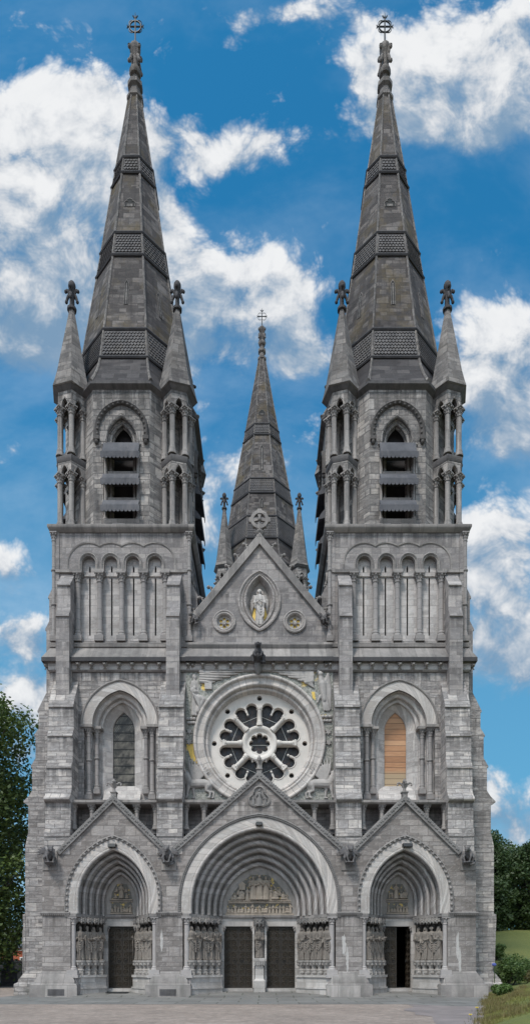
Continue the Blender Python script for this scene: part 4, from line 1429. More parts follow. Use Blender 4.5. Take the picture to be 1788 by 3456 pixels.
rw = []
for r_, y in [(1.05, 2.14), (1.05, 2.04), (1.0, 1.98), (.9, 1.97), (.84, 2.0), (.74, 2.1), (.7, 2.125)]:
    rw.append([(r_ * math.cos(2 * PI * k / 48), y, zr + r_ * math.sin(2 * PI * k / 48)) for k in range(48)])
mb.grid(rw, True); mb.build('hub_ring', M['trac'], rose)
for k in range(8):          # spoke columns, their capitals outwards
    a = PI / 4 * k
    cm = MB()
    cm.lathe([(.19, 1.03), (.19, 1.18), (.15, 1.22), (.16, 1.27), (.12, 1.32), (.12, 1.82), (.14, 1.85), (.12, 1.88), (.13, 1.95), (.165, 2.06)], (0, 0, 0), 12)
    cm.box(-.175, .175, -.15, .15, 2.06, 2.17)
    for j in range(8):
        b = PI / 4 * j; cm.ell((.145 * math.cos(b), .145 * math.sin(b), 2.0), (.045, .045, .05), None, 6, 4)
    Mx = Matrix.Translation((0, 2.06, zr)) @ Matrix.Rotation(PI / 2 - a, 4, 'Y')
    MB().merge(cm, Mx).build('spoke', M['trac'], rose)
    # moulded edge of the petal openings and a cusp ball between lobes
cus = MB()
for k in range(8):
    ac = PI / 8 + PI / 4 * k
    cus.ell((1.84 * math.cos(ac), 2.1, zr + 1.84 * math.sin(ac)), (.075, .075, .075), None, 8, 6)
    p = petal(k)
    pts = [Vector(q) for q in p[7:]]
    for sg in (0, 1):
        seg = p[7 + 15 * sg: 7 + 15 * sg + 15]
        lc = ac + (1 - 2 * sg) * R(9.6); ctr = (2.08 * math.cos(lc), zr + 2.08 * math.sin(lc))
        cus.tube([(ctr[0] + (q[0] - ctr[0]) * 1.12, 2.115, ctr[1] + (q[1] - ctr[1]) * 1.12) for q in seg], .035, 6)
cus.build('petal_moulding', M['trac'], rose)
MB().prism_y([circle(0, zr, 2.9, 48)], 2.46, 2.5).build('stained_glass', M['rglass'], rose)
mb = MB()
for k in range(8):
    a = PI / 4 * k; b = a + PI / 4
    mb.tube([(1.75 * math.cos(a), 2.44, zr + 1.75 * math.sin(a)), (1.75 * math.cos(b), 2.44, zr + 1.75 * math.sin(b))], .012, 4)
mb.tube([(-.6, 2.44, zr), (.6, 2.44, zr)], .012, 4)
mb.build('tie_bar', M['white'], rose)

# carved square round the rose
zt_, zb_ = WZ(2265, YW), WZ(2700, YW)
panel = MB().prism_y([[(-4.31, zb_), (4.31, zb_), (4.31, zt_), (-4.31, zt_)], circle(0, zr, RR - .02, 56)], YW - .03, YW + .05).build('mosaic_panel', M['gold'], cath)
def R3(px, py): return (WX(600 + px / 2.4236, YW), YW - .08, WZ(2150 + py / 2.4236, YW))
# angel
a, b = robed(1.0, 11, 'book', 'curls', False, False, .0, 1.0, halo=True)
mb = MB()
body = MB().merge(a, Matrix.Diagonal((1.7, .8, 2.45, 1))); body.merge(b, Matrix.Diagonal((1.7, .8, 2.45, 1)))
body.ell((.3, -.06, 1.0), (.34, .2, .26)); capsule(body, (.46, -.06, .98), (.2, -.04, .3), .2, .16)
for k in range(6): body.tube([(-.2 + .05 * k, -.16, 1.25 - .08 * k), (.2, -.22, 1.0 - .1 * k), (.44, -.16, .95 - .13 * k)], .035, 6)
o = body.build('angel_relief', M['relief_pale'], panel); remesh(o, .035)
x, y, z = R3(140, 650); o.location = (x, y, z); o.rotation_euler = (0, 0, R(20)); o.scale = (1, 1, 1.0)
ab = MB()
for k in range(5):          # long wing over the rose
    p0 = R3(180, 296 + 18 * k); p1 = R3(555 - 62 * k, 284 + 22 * k - (0 if k else 0)); zz = 0
    ab.tube([p0, tuple((Vector(p0) + Vector(p1)) / 2 + Vector((0, -.02, -.04))), (p1[0], p1[1], p1[2])], [.11, .09, .03], 7)
for k in range(6):
    p0 = R3(190 + 14 * k, 290 + 4 * k); ab.ell((p0[0], p0[1] - .05, p0[2]), (.12, .07, .1), None, 8, 5)
bk = R3(250, 405); ab.box(bk[0] - .2, bk[0] + .22, bk[1] - .08, bk[1] + .08, bk[2] - .2, bk[2] + .2)
ab.build('angel_wing', M['relief_pale'], panel)
# eagle
eg = MB()
def E(px, py, dy=0): p = R3(px, py); return (p[0], p[1] + dy, p[2])
capsule(eg, E(1180, 390), E(1195, 520), .24, .15); capsule(eg, E(1165, 330), E(1180, 400), .15, .2)
eg.ell(E(1165, 312, -.05), (.17, .15, .15)); eg.tube([E(1165, 300, -.05), E(1140, 288, -.08), E(1132, 305, -.1)], [.09, .06, .02], 7)
for k in range(7):
    t = k / 6
    eg.tube([E(1225 - 4 * k, 300 + 10 * k), E(1245 - 5 * k, 430), E(1250 - 10 * k, 600 - 8 * k)], [.08, .09, .03], 6)
for k in range(5):
    eg.tube([E(1110, 300 + 16 * k), E(950 + 20 * k, 300 + 20 * k), E(748 + 75 * k, 284 + 24 * k)], [.1, .09, .03], 7)
for k in range(6): eg.tube([E(1110 - 12 * k, 310), E(1090 - 10 * k, 370), E(1110 - 14 * k, 425 - 8 * k)], [.08, .08, .03], 6)
for k in range(4): eg.tube([E(1180 + 10 * k, 500), E(1190 + 12 * k, 560), E(1195 + 14 * k, 610)], [.08, .08, .04], 6)
capsule(eg, E(1160, 490), E(1140, 540), .09, .06); capsule(eg, E(1215, 500), E(1225, 560), .09, .06)
for k in range(3): eg.ell(E(1185 + 30 * k, 655, 0), (.12, .1, .1)); eg.ell(E(1195 + 25 * k, 690, 0), (.1, .09, .1))
o = eg.build('eagle_relief', M['relief_pale'], panel); remesh(o, .035)
# lion, ox
for kind, px, fl in (('lion', 190, 1), ('ox', 1150, -1)):
    mb = MB().merge(beast(kind, 1.0), Matrix.Diagonal((fl * 1.16, .85, 1.12, 1)))
    o = mb.build('winged_%s_relief' % kind, M['relief_pale'], panel); remesh(o, .035)
    x, y, z = R3(px, 1325); o.location = (x, y, z)
st_ = MB()
for px, py in ((98, 775), (96, 862), (1228, 780), (1232, 866)):
    x, y, z = R3(px, py); pts = []
    for k in range(12):
        a = PI / 6 * k + PI / 2; q = .2 if k % 2 == 0 else .1
        pts.append((x + q * math.cos(a), z + q * math.sin(a)))
    st_.prism_y([pts], YW - .12, YW)
for k in range(3): st_.ell(R3(85 + 25 * k, 672), (.11, .09, .1), None, 8, 5); st_.ell(R3(90 + 22 * k, 705), (.12, .08, .09), None, 8, 5)
st_.build('carved_stars', M['relief_pale'], panel)
gp = MB()
gp.prism_y([[R3(70, 880)[::2], R3(125, 875)[::2], R3(135, 960)[::2], R3(165, 1040)[::2], R3(110, 1000)[::2], R3(88, 930)[::2]]], YW - .045, YW - .01)
gp.build('gold_leaf', M['goldp'], panel); gp = MB()
gp.prism_y([[R3(1092, 450)[::2], R3(1118, 450)[::2], R3(1125, 520)[::2], R3(1100, 500)[::2]]], YW - .045, YW - .01)
gp.build('gold_leaf', M['goldp'], panel)

# ---- cornice, heads and gargoyle across the middle
prof = [(2.2, 19.0), (1.55, 19.0), (1.5, 19.06), (1.55, 19.48), (1.25, 19.5), (1.22, 19.6), (1.3, 19.74), (1.95, 20.55), (1.9, 20.62), (1.84, 20.75), (1.9, 20.9), (2.2, 20.95), (2.5, 21.0), (2.5, 19.0)]
cor = MB().prism_x(prof, -4.3, 4.3).build('cornice', M['trim'], cath)
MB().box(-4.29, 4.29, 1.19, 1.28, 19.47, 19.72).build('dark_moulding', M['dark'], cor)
MB().box(-4.285, 4.285, 1.485, 1.545, 19.09, 19.45).build('frieze', M['ashl'], cor)
hb = random.Random(4)
for px in (635, 684.6, 730, 778, 827, 922, 968, 1017.6, 1065, 1113.7):
    mb = MB(); head_boss(mb, (WX(px, 1.4), 1.4, WZ(2243, 1.4)), .22, hb)
    mb.build('carved_head', M['relief'], cor)
mb = grotesque('ape', 1.15); o = mb.build('gargoyle', M['dark'], cor); remesh(o, .035)
o.location = (WX(871, 1.0), 1.1, WZ(2216, 1.0)); o.rotation_euler = (R(-18), 0, 0)
MB().lathe([(.06, -.6), (.2, -.42), (.26, -.1), (.2, .1)], (WX(871, 1.2), 1.35, 19.35), 10).build('gargoyle_corbel', M['carve'], cor)

# ---- nave gable
YG = 2.15
gfz, gaz = WZ(2096, YG), WZ(1832, YG)
mand = [(hw, z) for hw, z in arch(.60, 1.36, WZ(2029, YG), 12)]
def almond(hw, hh, zc, n=14):
    c = (hh * hh - hw * hw) / (2 * hw); r_ = hw + c; a = math.asin(hh / r_); out = []
    for i in range(n): t = -a + 2 * a * i / n; out.append((-c + r_ * math.cos(t), zc + r_ * math.sin(t)))
    for i in range(n): t = -a + 2 * a * i / n; out.append((c - r_ * math.cos(t), zc - r_ * math.sin(t)))
    return out
zm = WZ(2029, YG)
rx, rzz = 2.1, WZ(2099, YG)
gw = MB().prism_y([[(-4.14, 20.9), (4.14, 20.9), (4.14, gfz), (3.85, gfz), (0, gaz), (-3.85, gfz), (-4.14, gfz)], almond(.74, 1.46, zm), circle(-rx, rzz, .42, 24), circle(rx, rzz, .42, 24)], YG, YG + .5)
gable = gw.build('nave_gable', M['ash'], cath)
sl = (gaz - gfz) / 3.85
cp = MB().sweep([(-3.9, gfz - .05), (0, gaz + .0), (3.9, gfz - .05)], [(-.08, 1.98), (.30, 1.98), (.36, 2.06), (.36, 2.75), (-.08, 2.75)])
cop = cp.build('gable_coping', M['trim'], gable)
for q in (-1, 1):
    nrm = Vector((q * sl, 1)).normalized()
    for k in range(7):
        t = (k + .75) / 7.4
        p = Vector((q * 3.9 * t, gaz + (gfz - .05 - gaz) * t)) + nrm * .33
        mb = MB(); crocket(mb, (p.x, 2.35, p.y), (nrm.x, nrm.y), .42)
        mb.build('crocket', M['trim'], cop)
    mb = grotesque('cat', .72); o = mb.build('kneeler_beast', M['bdark'], cop); remesh(o, .03)
    o.location = (q * 3.78, 1.98, WZ(2094, 2)); o.rotation_euler = (0, 0, q * .9)
cxz = WZ(1754, 2.3)
mb = MB()
mb.lathe([(.22, gaz + .35), (.2, gaz + .55), (.28, gaz + .66), (.3, gaz + .74), (.14, gaz + .82), (.11, cxz - .55)], (0, 2.35, 0), 10)
rw = []
for r_, y in ((.54, 2.24), (.54, 2.46), (.36, 2.46), (.36, 2.24)):
    rw.append([(r_ * math.cos(2 * PI * k / 32), y, cxz + r_ * math.sin(2 * PI * k / 32)) for k in range(32)])
rw.append(rw[0]); mb.grid(rw, True)
for k in range(4):
    a = PI / 2 * k + PI / 2; d = Vector((math.cos(a), math.sin(a))); t = Vector((-d.y, d.x))
    P = lambda r_, w: (d.x * r_ + t.x * w, cxz + d.y * r_ + t.y * w)
    mb.prism_y([[P(0.06, -.05), P(.36, -.11), P(.54, -.16), P(.64, -.11), P(.64, .11), P(.54, .16), P(.36, .11), P(.06, .05)]], 2.27, 2.43)
    a += PI / 4
    mb.ell((.5 * math.cos(a), 2.35, cxz + .5 * math.sin(a)), (.1, .12, .1), None, 8, 5)
mb.ell((0, 2.25, cxz), (.11, .1, .11), None, 8, 6)
mb.build('wheel_cross', M['trim'], cop)
# almond niche and its angel
al = MB(); rw = []
for hw, hh, y in ((1.27, 1.83, 2.14), (1.27, 1.83, 2.05), (1.18, 1.74, 2.02), (1.1, 1.68, 2.1), (1.0, 1.62, 2.1), (.95, 1.6, 2.16), (.9, 1.56, 2.06), (.82, 1.5, 2.05), (.76, 1.46, 2.14), (.7, 1.4, 2.3), (.62, 1.32, 2.42), (.6, 1.3, 2.6)):
    rw.append([(p[0], y, p[1]) for p in almond(hw, hh, zm, 18)])
al.grid(rw, True)
ni = al.build('almond_niche', M['dress'], gable, 40)
MB().prism_y([almond(.66, 1.36, zm)], 2.5, 2.56).build('niche_back', M['relief'], ni)
MB().prism_y([[p for p in almond(.6, 1.3, zm) if p[1] < zm - .15]], 2.47, 2.499).build('gold_ground', M['goldp'], ni)
fig = robed(2.2, 21, 'wide', 'curls', wings=True, halo=True)
place_figure('angel_figure', fig, M['light'], .026, (0, 2.3, WZ(2029 + 84, 2.3)), 0, ni, .8)
for q in (-1, 1):
    rd = MB(); rw = []
    for r_, y in ((.68, 2.16), (.68, 2.06), (.62, 2.03), (.55, 2.08), (.5, 2.06), (.44, 2.1), (.4, 2.2), (.38, 2.45)):
        rw.append([(q * rx + r_ * math.cos(2 * PI * k / 32), y, rzz + r_ * math.sin(2 * PI * k / 32)) for k in range(32)])
    rd.grid(rw, True); ro = rd.build('roundel', M['dress'], gable, 40)
    MB().prism_y([circle(q * rx, rzz, .4, 24)], 2.36, 2.42).build('gold_ground', M['goldp'], ro)
    fl = []
    for k in range(6):
        a = PI / 3 * k + PI / 6
        fl.append(circle(q * rx + .23 * math.cos(a), rzz + .23 * math.sin(a), .098, 10))
    f2 = MB().prism_y([circle(q * rx, rzz, .41, 24)] + fl, 2.28, 2.35)
    f2.ell((q * rx, 2.27, rzz), (.13, .1, .13), None, 8, 6)
    for k in range(6): f2.ell((q * rx + .1 * math.cos(PI / 3 * k), 2.22, rzz + .1 * math.sin(PI / 3 * k)), (.05,) * 3, None, 6, 4)
    f2.build('rosette', M['light'], ro)
# ================================================================== TOWERS (built round the axis of one, copied to the other)
YL = lambda Y: Y - TY
# ---- square body
mb = MB()
for x0, x1, y0, y1 in ((-4.1, -3.5, -3.85, 4.45), (3.5, 4.1, -3.85, 4.45), (-3.49, 3.49, 3.9, 4.45)):
    mb.box(x0, x1, y0, y1, .7 if y0 > 0 else .4, 19.001)
rings(mb, [(-4.13, 4.13, -4.53, 4.53, 19.0), (-4.15, 4.15, -4.6, 4.6, 19.06), (-4.15, 4.15, -4.56, 4.56, 19.49)])
rings(mb, [(-3.45, 3.45, -3.45, 3.45, 20.7), (-3.45, 3.45, -3.45, 3.45, 27.4)])
rings(mb, [(-4.0, 4.0, -3.95, 3.95, 27.41), (-4.0, 4.0, -3.95, 3.95, 27.6)])
body, body2 = both(mb.build('tower', M['ash'], cath))
# weathered cornice between the storeys (all four sides)
def sub(mb, name, mat, parents=(body, body2), smooth=35):
    o = mb.build(name, mat, parents[0], smooth)
    for p in parents[1:]: dup(o, p)
    return o
sub(rings(MB(), [(-4.4, 4.4, -4.83, 4.83, 19.49), (-4.46, 4.46, -4.88, 4.88, 19.56), (-4.44, 4.44, -4.86, 4.86, 19.74), (-4.2, 4.2, -4.12, 4.12, 20.6), (-4.24, 4.24, -4.2, 4.2, 20.64), (-4.24, 4.24, -4.22, 4.22, 20.86), (-4.06, 4.06, -4.02, 4.02, 20.98), (-3.6, 3.6, -3.6, 3.6, 21.02)]), 'weathered_cornice', M['trim'])
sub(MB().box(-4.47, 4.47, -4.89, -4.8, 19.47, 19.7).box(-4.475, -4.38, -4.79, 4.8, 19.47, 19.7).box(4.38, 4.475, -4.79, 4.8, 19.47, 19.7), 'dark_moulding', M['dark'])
sub(MB().box(-4.165, 4.165, -4.62, -4.55, 19.09, 19.46), 'frieze', M['ashl'])
hb = random.Random(8)
for x in (280, 355, 432, 512, 587, 663, 740):
    mb = MB(); head_boss(mb, ((x - 512) / 1.6666 / 60 * 1.03, YL(1.38), WZ(2243, 1.4)), .24, hb)
    sub(mb, 'carved_head', M['relief'])
for q in (-1, 1):
    mb = MB(); head_boss(mb, (q * 4.3, YL(1.5), WZ(2243, 1.4)), .24, hb); sub(mb, 'carved_head', M['relief'])
# top cornice
sub(rings(MB(), [(-4.1, 4.1, -4.05, 4.05, 27.5), (-4.3, 4.3, -4.26, 4.26, 27.64), (-4.34, 4.34, -4.3, 4.3, 27.7), (-4.34, 4.34, -4.3, 4.3, 27.84), (-4.1, 4.1, -4.0, 4.0, 27.9)]), 'top_cornice', M['trim'])
# corner shafts
for sx in (-1, 1):
    for sy in (-1, 1):
        sub(column_mb(sx * 4.02, sy * 4.0, 21.0, 27.49, .12, .52, .3, (23.2, 25.25), 12, .3), 'corner_shaft', M['shaft'])

# ---- blind arcade
bays = (-1.965, -.655, .655, 1.965)
SP, CZ = 25.1, 25.72
def arcade_hole():
    p = [(-2.6, 21.08), (-2.6, SP)]
    for b in bays:
        p += [(b - .40, SP)] + [(b + .40 * math.cos(PI - PI * j / 12), CZ + .42 * math.sin(PI - PI * j / 12)) for j in range(13)] + [(b + .40, SP)]
    p += [(2.6, SP), (2.6, 21.08)]
    return p
aw = MB().prism_y([[(-4.05, 20.9), (4.05, 20.9), (4.05, 27.55), (-4.05, 27.55)], arcade_hole()], -4.0, -3.7)
arc, arc2 = both(aw.build('blind_arcade', M['ash'], cath))
two = (arc, arc2)
slits = []
for b in bays:
    slits.append([(b - .045, 21.55), (b + .045, 21.55), (b + .045, 25.0), (b - .045, 25.0)])
    slits.append([(b - .05, 25.33), (b + .05, 25.33), (b + .05, 25.6), (b, 25.74), (b - .05, 25.6)])
sub(MB().prism_y([[(-2.7, 21.0), (2.7, 21.0), (2.7, 26.4), (-2.7, 26.4)]] + slits, -3.705, -3.6).box(-2.62, 2.62, -3.78, -3.71, 25.06, 25.16), 'recessed_wall', M['ashl'], two)
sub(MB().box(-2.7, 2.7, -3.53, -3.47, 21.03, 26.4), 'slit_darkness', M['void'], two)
for x in (-2.6, -1.31, 0, 1.31, 2.6):
    sub(column_mb(x, -3.96, 21.0, SP, .155, .56, .3, (), 14, .32), 'arcade_column', M['shaft'], two)
    sub(MB().box(x - .3, x + .3, -4.2, -3.71, SP + .001, SP + .16), 'impost', M['trim'], two)
for q in (-1, 1): sub(MB().box(*sorted((q * 2.901, q * 3.9)), -4.12, -3.95, SP + .001, SP + .16), 'impost', M['trim'], two)
for b in bays:
    mb = MB(); rw = []
    for r_, y in ((.57, -3.99), (.57, -4.06), (.52, -4.1), (.46, -4.06), (.44, -4.02), (.40, -4.03), (.395, -3.9)):
        rw.append([(b - r_, y, SP + .165)] + [(b + r_ * math.cos(PI - PI * j / 16), y, CZ + r_ * math.sin(PI - PI * j / 16) * 1.04) for j in range(17)] + [(b + r_, y, SP + .165)])
    mb.grid(rw); sub(mb, 'arch_roll', M['trim'], two, 40)
# scalloped outer hood: the upper envelope of four arcs
def env(r_):
    pts = []
    def arcp(c, a0, a1, n): return [(c + r_ * math.cos(a0 + (a1 - a0) * j / n), 25.68 + r_ * math.sin(a0 + (a1 - a0) * j / n)) for j in range(n + 1)]
    pts.append((bays[0] - r_, SP + .17))
    h = math.acos(.655 / r_)
    for i, b in enumerate(bays):
        a0 = PI if i == 0 else PI - h
        a1 = 0 if i == 3 else h
        pts += arcp(b, a0, a1, 12)
    pts.append((bays[3] + r_, SP + .17))
    return pts
o_, m_ = env(1.26), env(1.18)
mb = MB(); mb.grid([[(p[0], -3.99, p[1]) for p in env(1.27)], [(p[0], -4.06, p[1]) for p in env(1.27)], [(p[0], -4.05, p[1]) for p in env(1.2)], [(p[0], -4.012, p[1]) for p in env(1.17)], [(p[0], -3.99, p[1]) for p in env(1.15)]])
sub(mb, 'scalloped_hood', M['trim'], two, 40)
for k in (1, 2, 3):       # same arcade on the other three sides
    for p, loc in ((arc, L0), (arc2, R0)): dup(arc, cath, loc, PI / 2 * k)

# ---- buttresses: (y, z) profile outwards; wide below, narrow above
def buttress(outs, zs_, wide, narrow, name='buttress', mat='rock'):
    pass
def front_prof():
    e = YL
    return [(e(1.9), 8.0), (e(-.02), 8.0), (e(-.02), 9.0), (e(-.06), 9.0), (e(-.06), 9.1), (e(.12), 9.6), (e(.12), 10.93), (e(-.02), 10.98), (e(-.14), 11.08), (e(-.14), 11.16), (e(.1), 11.38), (e(.3), 11.75), (e(.3), 12.95), (e(.23), 12.95), (e(.23), 13.02), (e(.5), 13.42),
            (e(.5), 14.82), (e(.43), 14.82), (e(.43), 14.89), (e(.7), 15.3), (e(.7), 16.56), (e(.62), 16.56), (e(.62), 16.64), (e(1.66), 18.5), (e(1.9), 18.5)]
def upper_prof(o1, o2, w=-3.95, z0=16.9):
    return [(w, z0), (o1, z0), (o1, 21.95), (o1 - .07, 21.95), (o1 - .07, 22.02), (o2, 22.5), (o2, 23.88), (o2 - .07, 23.88), (o2 - .07, 23.95), (w, 25.05)]
def side_prof():
    return [(-4.0, .0), (-5.78, .0), (-5.78, 8.9), (-5.6, 9.7), (-5.6, 11.3), (-5.74, 11.42), (-5.88, 11.5), (-5.88, 11.58), (-5.6, 11.85), (-5.37, 12.2), (-5.37, 13.6), (-5.45, 13.6), (-5.45, 13.67), (-5.17, 14.15), (-5.17, 15.45), (-5.25, 15.45), (-5.25, 15.52), (-4.98, 15.95), (-4.98, 16.9), (-5.05, 16.9), (-5.05, 16.98), (-4.3, 18.5), (-4.0, 18.6)]
bf = MB().prism_x(front_prof(), 2.43, 3.87)
pb1, pb1b = both(bf.build('buttress', M['rock'], cath))
sub(MB().prism_x(upper_prof(YL(1.05), YL(1.3)), 2.8, 3.57), 'buttress_stage', M['ash'], (pb1, pb1b))
bf = MB().prism_x(front_prof(), -3.87, -2.43)
pb2, pb2b = both(bf.build('buttress', M['rock'], cath))
sub(MB().prism_x(upper_prof(YL(1.05), YL(1.3)), -3.57, -2.8), 'buttress_stage', M['ash'], (pb2, pb2b))
# side ones: the same round the corner, on the outer flank only of each tower (and the rear)
for s0 in (-1, 1):
    bs = MB().prism_x(side_prof(), *sorted((s0 * 2.43, s0 * 3.87)))
    bs.prism_x([(-5.77, .02), (-5.92, 4.58), (-5.92, 4.8), (-5.77, 4.86)], *sorted((s0 * 2.41, s0 * 3.89)))
    rings(bs, [(*sorted((s0 * 2.43 - s0 * .5, s0 * 3.87 + s0 * .3)), -6.35, -4.0, -.3), (*sorted((s0 * 2.43 - s0 * .5, s0 * 3.87 + s0 * .3)), -6.35, -4.0, .66), (*sorted((s0 * 2.43 - s0 * .3, s0 * 3.87 + s0 * .2)), -6.15, -4.0, .76), (*sorted((s0 * 2.43 - s0 * .3, s0 * 3.87 + s0 * .2)), -6.12, -4.0, .9), (*sorted((s0 * 2.43, s0 * 3.87)), -5.78, -4.0, 1.4)])
    up = MB().prism_x(upper_prof(-4.62, -4.45, -3.98), *sorted((s0 * 2.8, s0 * 3.57)))
    for loc, turns in ((L0, (-PI / 2, PI)), (R0, (PI / 2, PI))):
        for a in turns:
            o = bs.build('buttress', M['rock'], cath); o.location = loc; o.rotation_euler = (0, 0, a)
            up.build('buttress_stage', M['ash'], o)
    # inner flank only above the nave roof
    for loc, a in ((L0, PI / 2), (R0, -PI / 2)):
        o = up.build('buttress_stage', M['ash'], cath); o.location = loc; o.rotation_euler = (0, 0, a); o.name = 'flank_buttress'

# ---- belfry: an octagon with one tall opening to each side
BA = 4.05; BH = BA * math.tan(PI / 8)
zb0, zb1 = 27.86, 36.1
def bopen(w=1.08, z=28.3): return [(-w, z)] + arch(w, 1.85, 32.75, 10) + [(w, z)]
fw = MB().prism_y([[(-BH, zb0), (BH, zb0), (BH, zb1), (-BH, zb1)], bopen()], -BA, -BA + .55)
bel = MB()
for k in range(4):
    bel.merge(fw, Matrix.Rotation(PI / 2 * k, 4, 'Z'))
    d = MB().box(-BH, BH, -BA, -BA + .5, zb0, zb1)
    bel.merge(d, Matrix.Rotation(PI / 2 * k + PI / 4, 4, 'Z'))
bel.prism_z(ngon(8, 3.6 / math.cos(PI / 8), PI / 8), zb0, zb0 + .3)
belf, belf2 = both(bel.build('belfry', M['bel'], cath))
BW = []
win = MB()
def brise(w): return 1.35 + (w - .55) * .95
pts = [(1.08, -4.03)]
for j in range(7):
    a = PI * .5 + PI * 1.1 * j / 6; pts.append((.98 + .12 * math.cos(a), -3.93 - .12 * math.sin(a)))
pts += [(.84, -3.82), (.8, -3.75)]
for j in range(7):
    a = PI * .5 + PI * 1.1 * j / 6; pts.append((.72 + .1 * math.cos(a), -3.68 - .1 * math.sin(a)))
pts += [(.58, -3.55), (.56, -3.45)]
loft_arch(win, [(a, brise(a), .3, y) for a, y in pts], 32.75, 12)
for q in (-1, 1):
    win.prism_z([(q * 1.2, -3.86), (q * .85, -3.86), (q * .85, -3.7), (q * .56, -3.45), (q * 1.2, -3.45)], 28.0, 32.75)
bw = win.build('belfry_window', M['bel'], cath, 40)
hd = MB(); rw = []
H = lambda w: 1.3 + w * .5
for w, y in ((1.62, -4.0), (1.62, -4.16), (1.54, -4.26), (1.44, -4.2), (1.34, -4.14), (1.3, -4.02)):
    rw.append([(p[0], y, p[1]) for p in arch(w, H(w), 33.12, 12, .38)])
hd.grid(rw)
balls(hd, arch(1.42, H(1.42), 33.12, 16, .38), .085, .3, -4.18)
for q in (-1, 1):
    hd.box(q * 1.46 - .17, q * 1.46 + .17, -4.26, -4.0, 32.92, 33.14); hd.ell((q * 1.46, -4.14, 32.84), (.13, .13, .16), None, 8, 5)
hd.build('hood_mould', M['hood'], bw, 40)
for q in (-1, 1):
    for xx, yy, r_ in ((.98, -3.93, .11), (.72, -3.66, .1)):
        mb = column_mb(q * xx, yy, 28.3, 32.74, r_, .32, .25, (), 10)
        mb.build('window_shaft', M['bel'] if False else M['trim'], bw)
MB().prism_x([(-4.02, 28.0), (-4.12, 28.2), (-4.12, 28.28), (-3.4, 28.6), (-3.4, 28.0)], -1.07, 1.07).build('sill', M['trim'], bw)
MB().box(-1.2, 1.2, -3.0, -2.9, 28, 35).build('belfry_void_sheet', M['dark'], bw)  # dark sheet standing for the unlit void behind the hoods
for i, zt in enumerate((31.98, 30.4, 28.83)):
    mb = MB()
    hh = .95 if i == 0 else .66
    mb.prism_x([(-3.4, zt + hh), (-3.96, zt + hh), (-4.1, zt + hh * .86), (-4.3, zt + .3), (-4.46, zt), (-4.46, zt - .04), (-4.2, zt + .02), (-3.4, zt + .3)], -1.07, 1.07)
    mb.box(-1.15, 1.15, -4.48, -4.44, zt - .24, zt + .03)
    for k in range(10): mb.prism_y([[(-1.15 + .23 * (k + .5) + .115 * math.cos(PI + PI * j / 6), zt - .24 + .13 * math.sin(PI + PI * j / 6)) for j in range(7)]], -4.478, -4.442)
    mb.build('louvre_hood', M['lead'], bw)
    if i: MB().box(-.85, .85, -3.9, -3.45, zt + .661, zt + .86).build('louvre_sill', M['relief'] if False else M['trim'], bw)
bw.location = L0
for loc in (L0, R0):
    for k in range(4):
        if loc is L0 and k == 0: continue
        dup(bw, cath, loc, PI / 2 * k)
# belfry cornice
def ocor(parents, r_, z, s=1.0):
    return sub(loft_rings(MB(), [octa(r_, z - .02), octa(r_ + .12 * s, z + .05 * s), octa(r_ + .26 * s, z + .14 * s), octa(r_ + .28 * s, z + .3 * s), octa(r_ + .1 * s, z + .36 * s)]), 'eaves_cornice', M['bdark'], parents)
ocor((belf, belf2), BA, 36.0)

# ---- turrets: six columns in two tiers under a stone spirelet
def hexa(r_, z): return [(r_ * math.cos(PI / 3 * k), r_ * math.sin(PI / 3 * k), z) for k in range(6)]
def hex_panel(mb, R_, z0, z1, hw, rise, zs, th=.2):
    ap = R_ * math.cos(PI / 6); w = R_ / 2
    out = [(-w, z0), (-hw, z0)] + arch(hw, rise, zs, 6) + [(hw, z0), (w, z0), (w, z1), (-w, z1)]
    t = MB().prism_y([out], -ap - .02, -ap + th)
    rwx = []
    for e, y in ((.07, -ap - .02), (.06, -ap - .07), (.0, -ap - .05), (-.005, -ap)):
        rwx.append([(p[0], y, p[1]) for p in arch(hw + e, rise + e * 1.3, zs, 6)])
    t.grid(rwx)
    for k in range(6): mb.merge(t, Matrix.Rotation(PI / 2 + PI / 6 + PI / 3 * k, 4, 'Z'))
def make_turret(z0, tiers, zc, zap, zfin, R_=.76, rc=.155, Rc=1.2, mats=('bel', 'bdark', 'turroof')):
    for i, (zb_, zcap, zt_) in enumerate(tiers):
        t = MB(); hex_panel(t, R_ + .12, zcap, zt_, .2, .42, zcap + .05)
        if i == 0: tur = t.build('turret', M[mats[0]], cath)
        else: t.build('arched_tier', M[mats[0]], tur)
    for i, (zb_, zcap, zt_) in enumerate(tiers):
        for k in range(6):
            a = PI / 3 * k
            column_mb(R_ * math.cos(a), R_ * math.sin(a), zb_, zcap, rc, .52, .42, (), 12).build('turret_column', M['trim'], tur)
        last = i == len(tiers) - 1
        e = 0.0 if not last else .06
        loft_rings(MB(), [hexa(R_ + .16, zt_ - .01), hexa(R_ + .2 + e, zt_ + .06), hexa(Rc - .2 + e * 3, zt_ + .2), hexa(Rc - .2 + e * 3, zt_ + .3), hexa(R_ + .1, zt_ + .42)]).build('turret_cornice', M[mats[1]], tur)
    loft_rings(MB(), [hexa(Rc - .02, zc), hexa(Rc + .04, zc + .04), hexa(Rc - .05, zc + .35), hexa(Rc - .24, zc + 1.1), hexa(.16, zap)]).build('turret_roof', M[mats[2]], tur)
    fleuron(MB(), (0, 0, zap - .05), zfin - zap + .05).build('turret_finial', M['dark'], tur)
    return tur
tur = make_turret(27.88, [(27.88, 31.1, 31.8), (32.22, 35.1, 36.02)], 36.2, 41.55, 43.35)
tur.location = (-TX + 3.2, TY - 3.2, 0); tur.rotation_euler = (0, 0, -PI / 4)
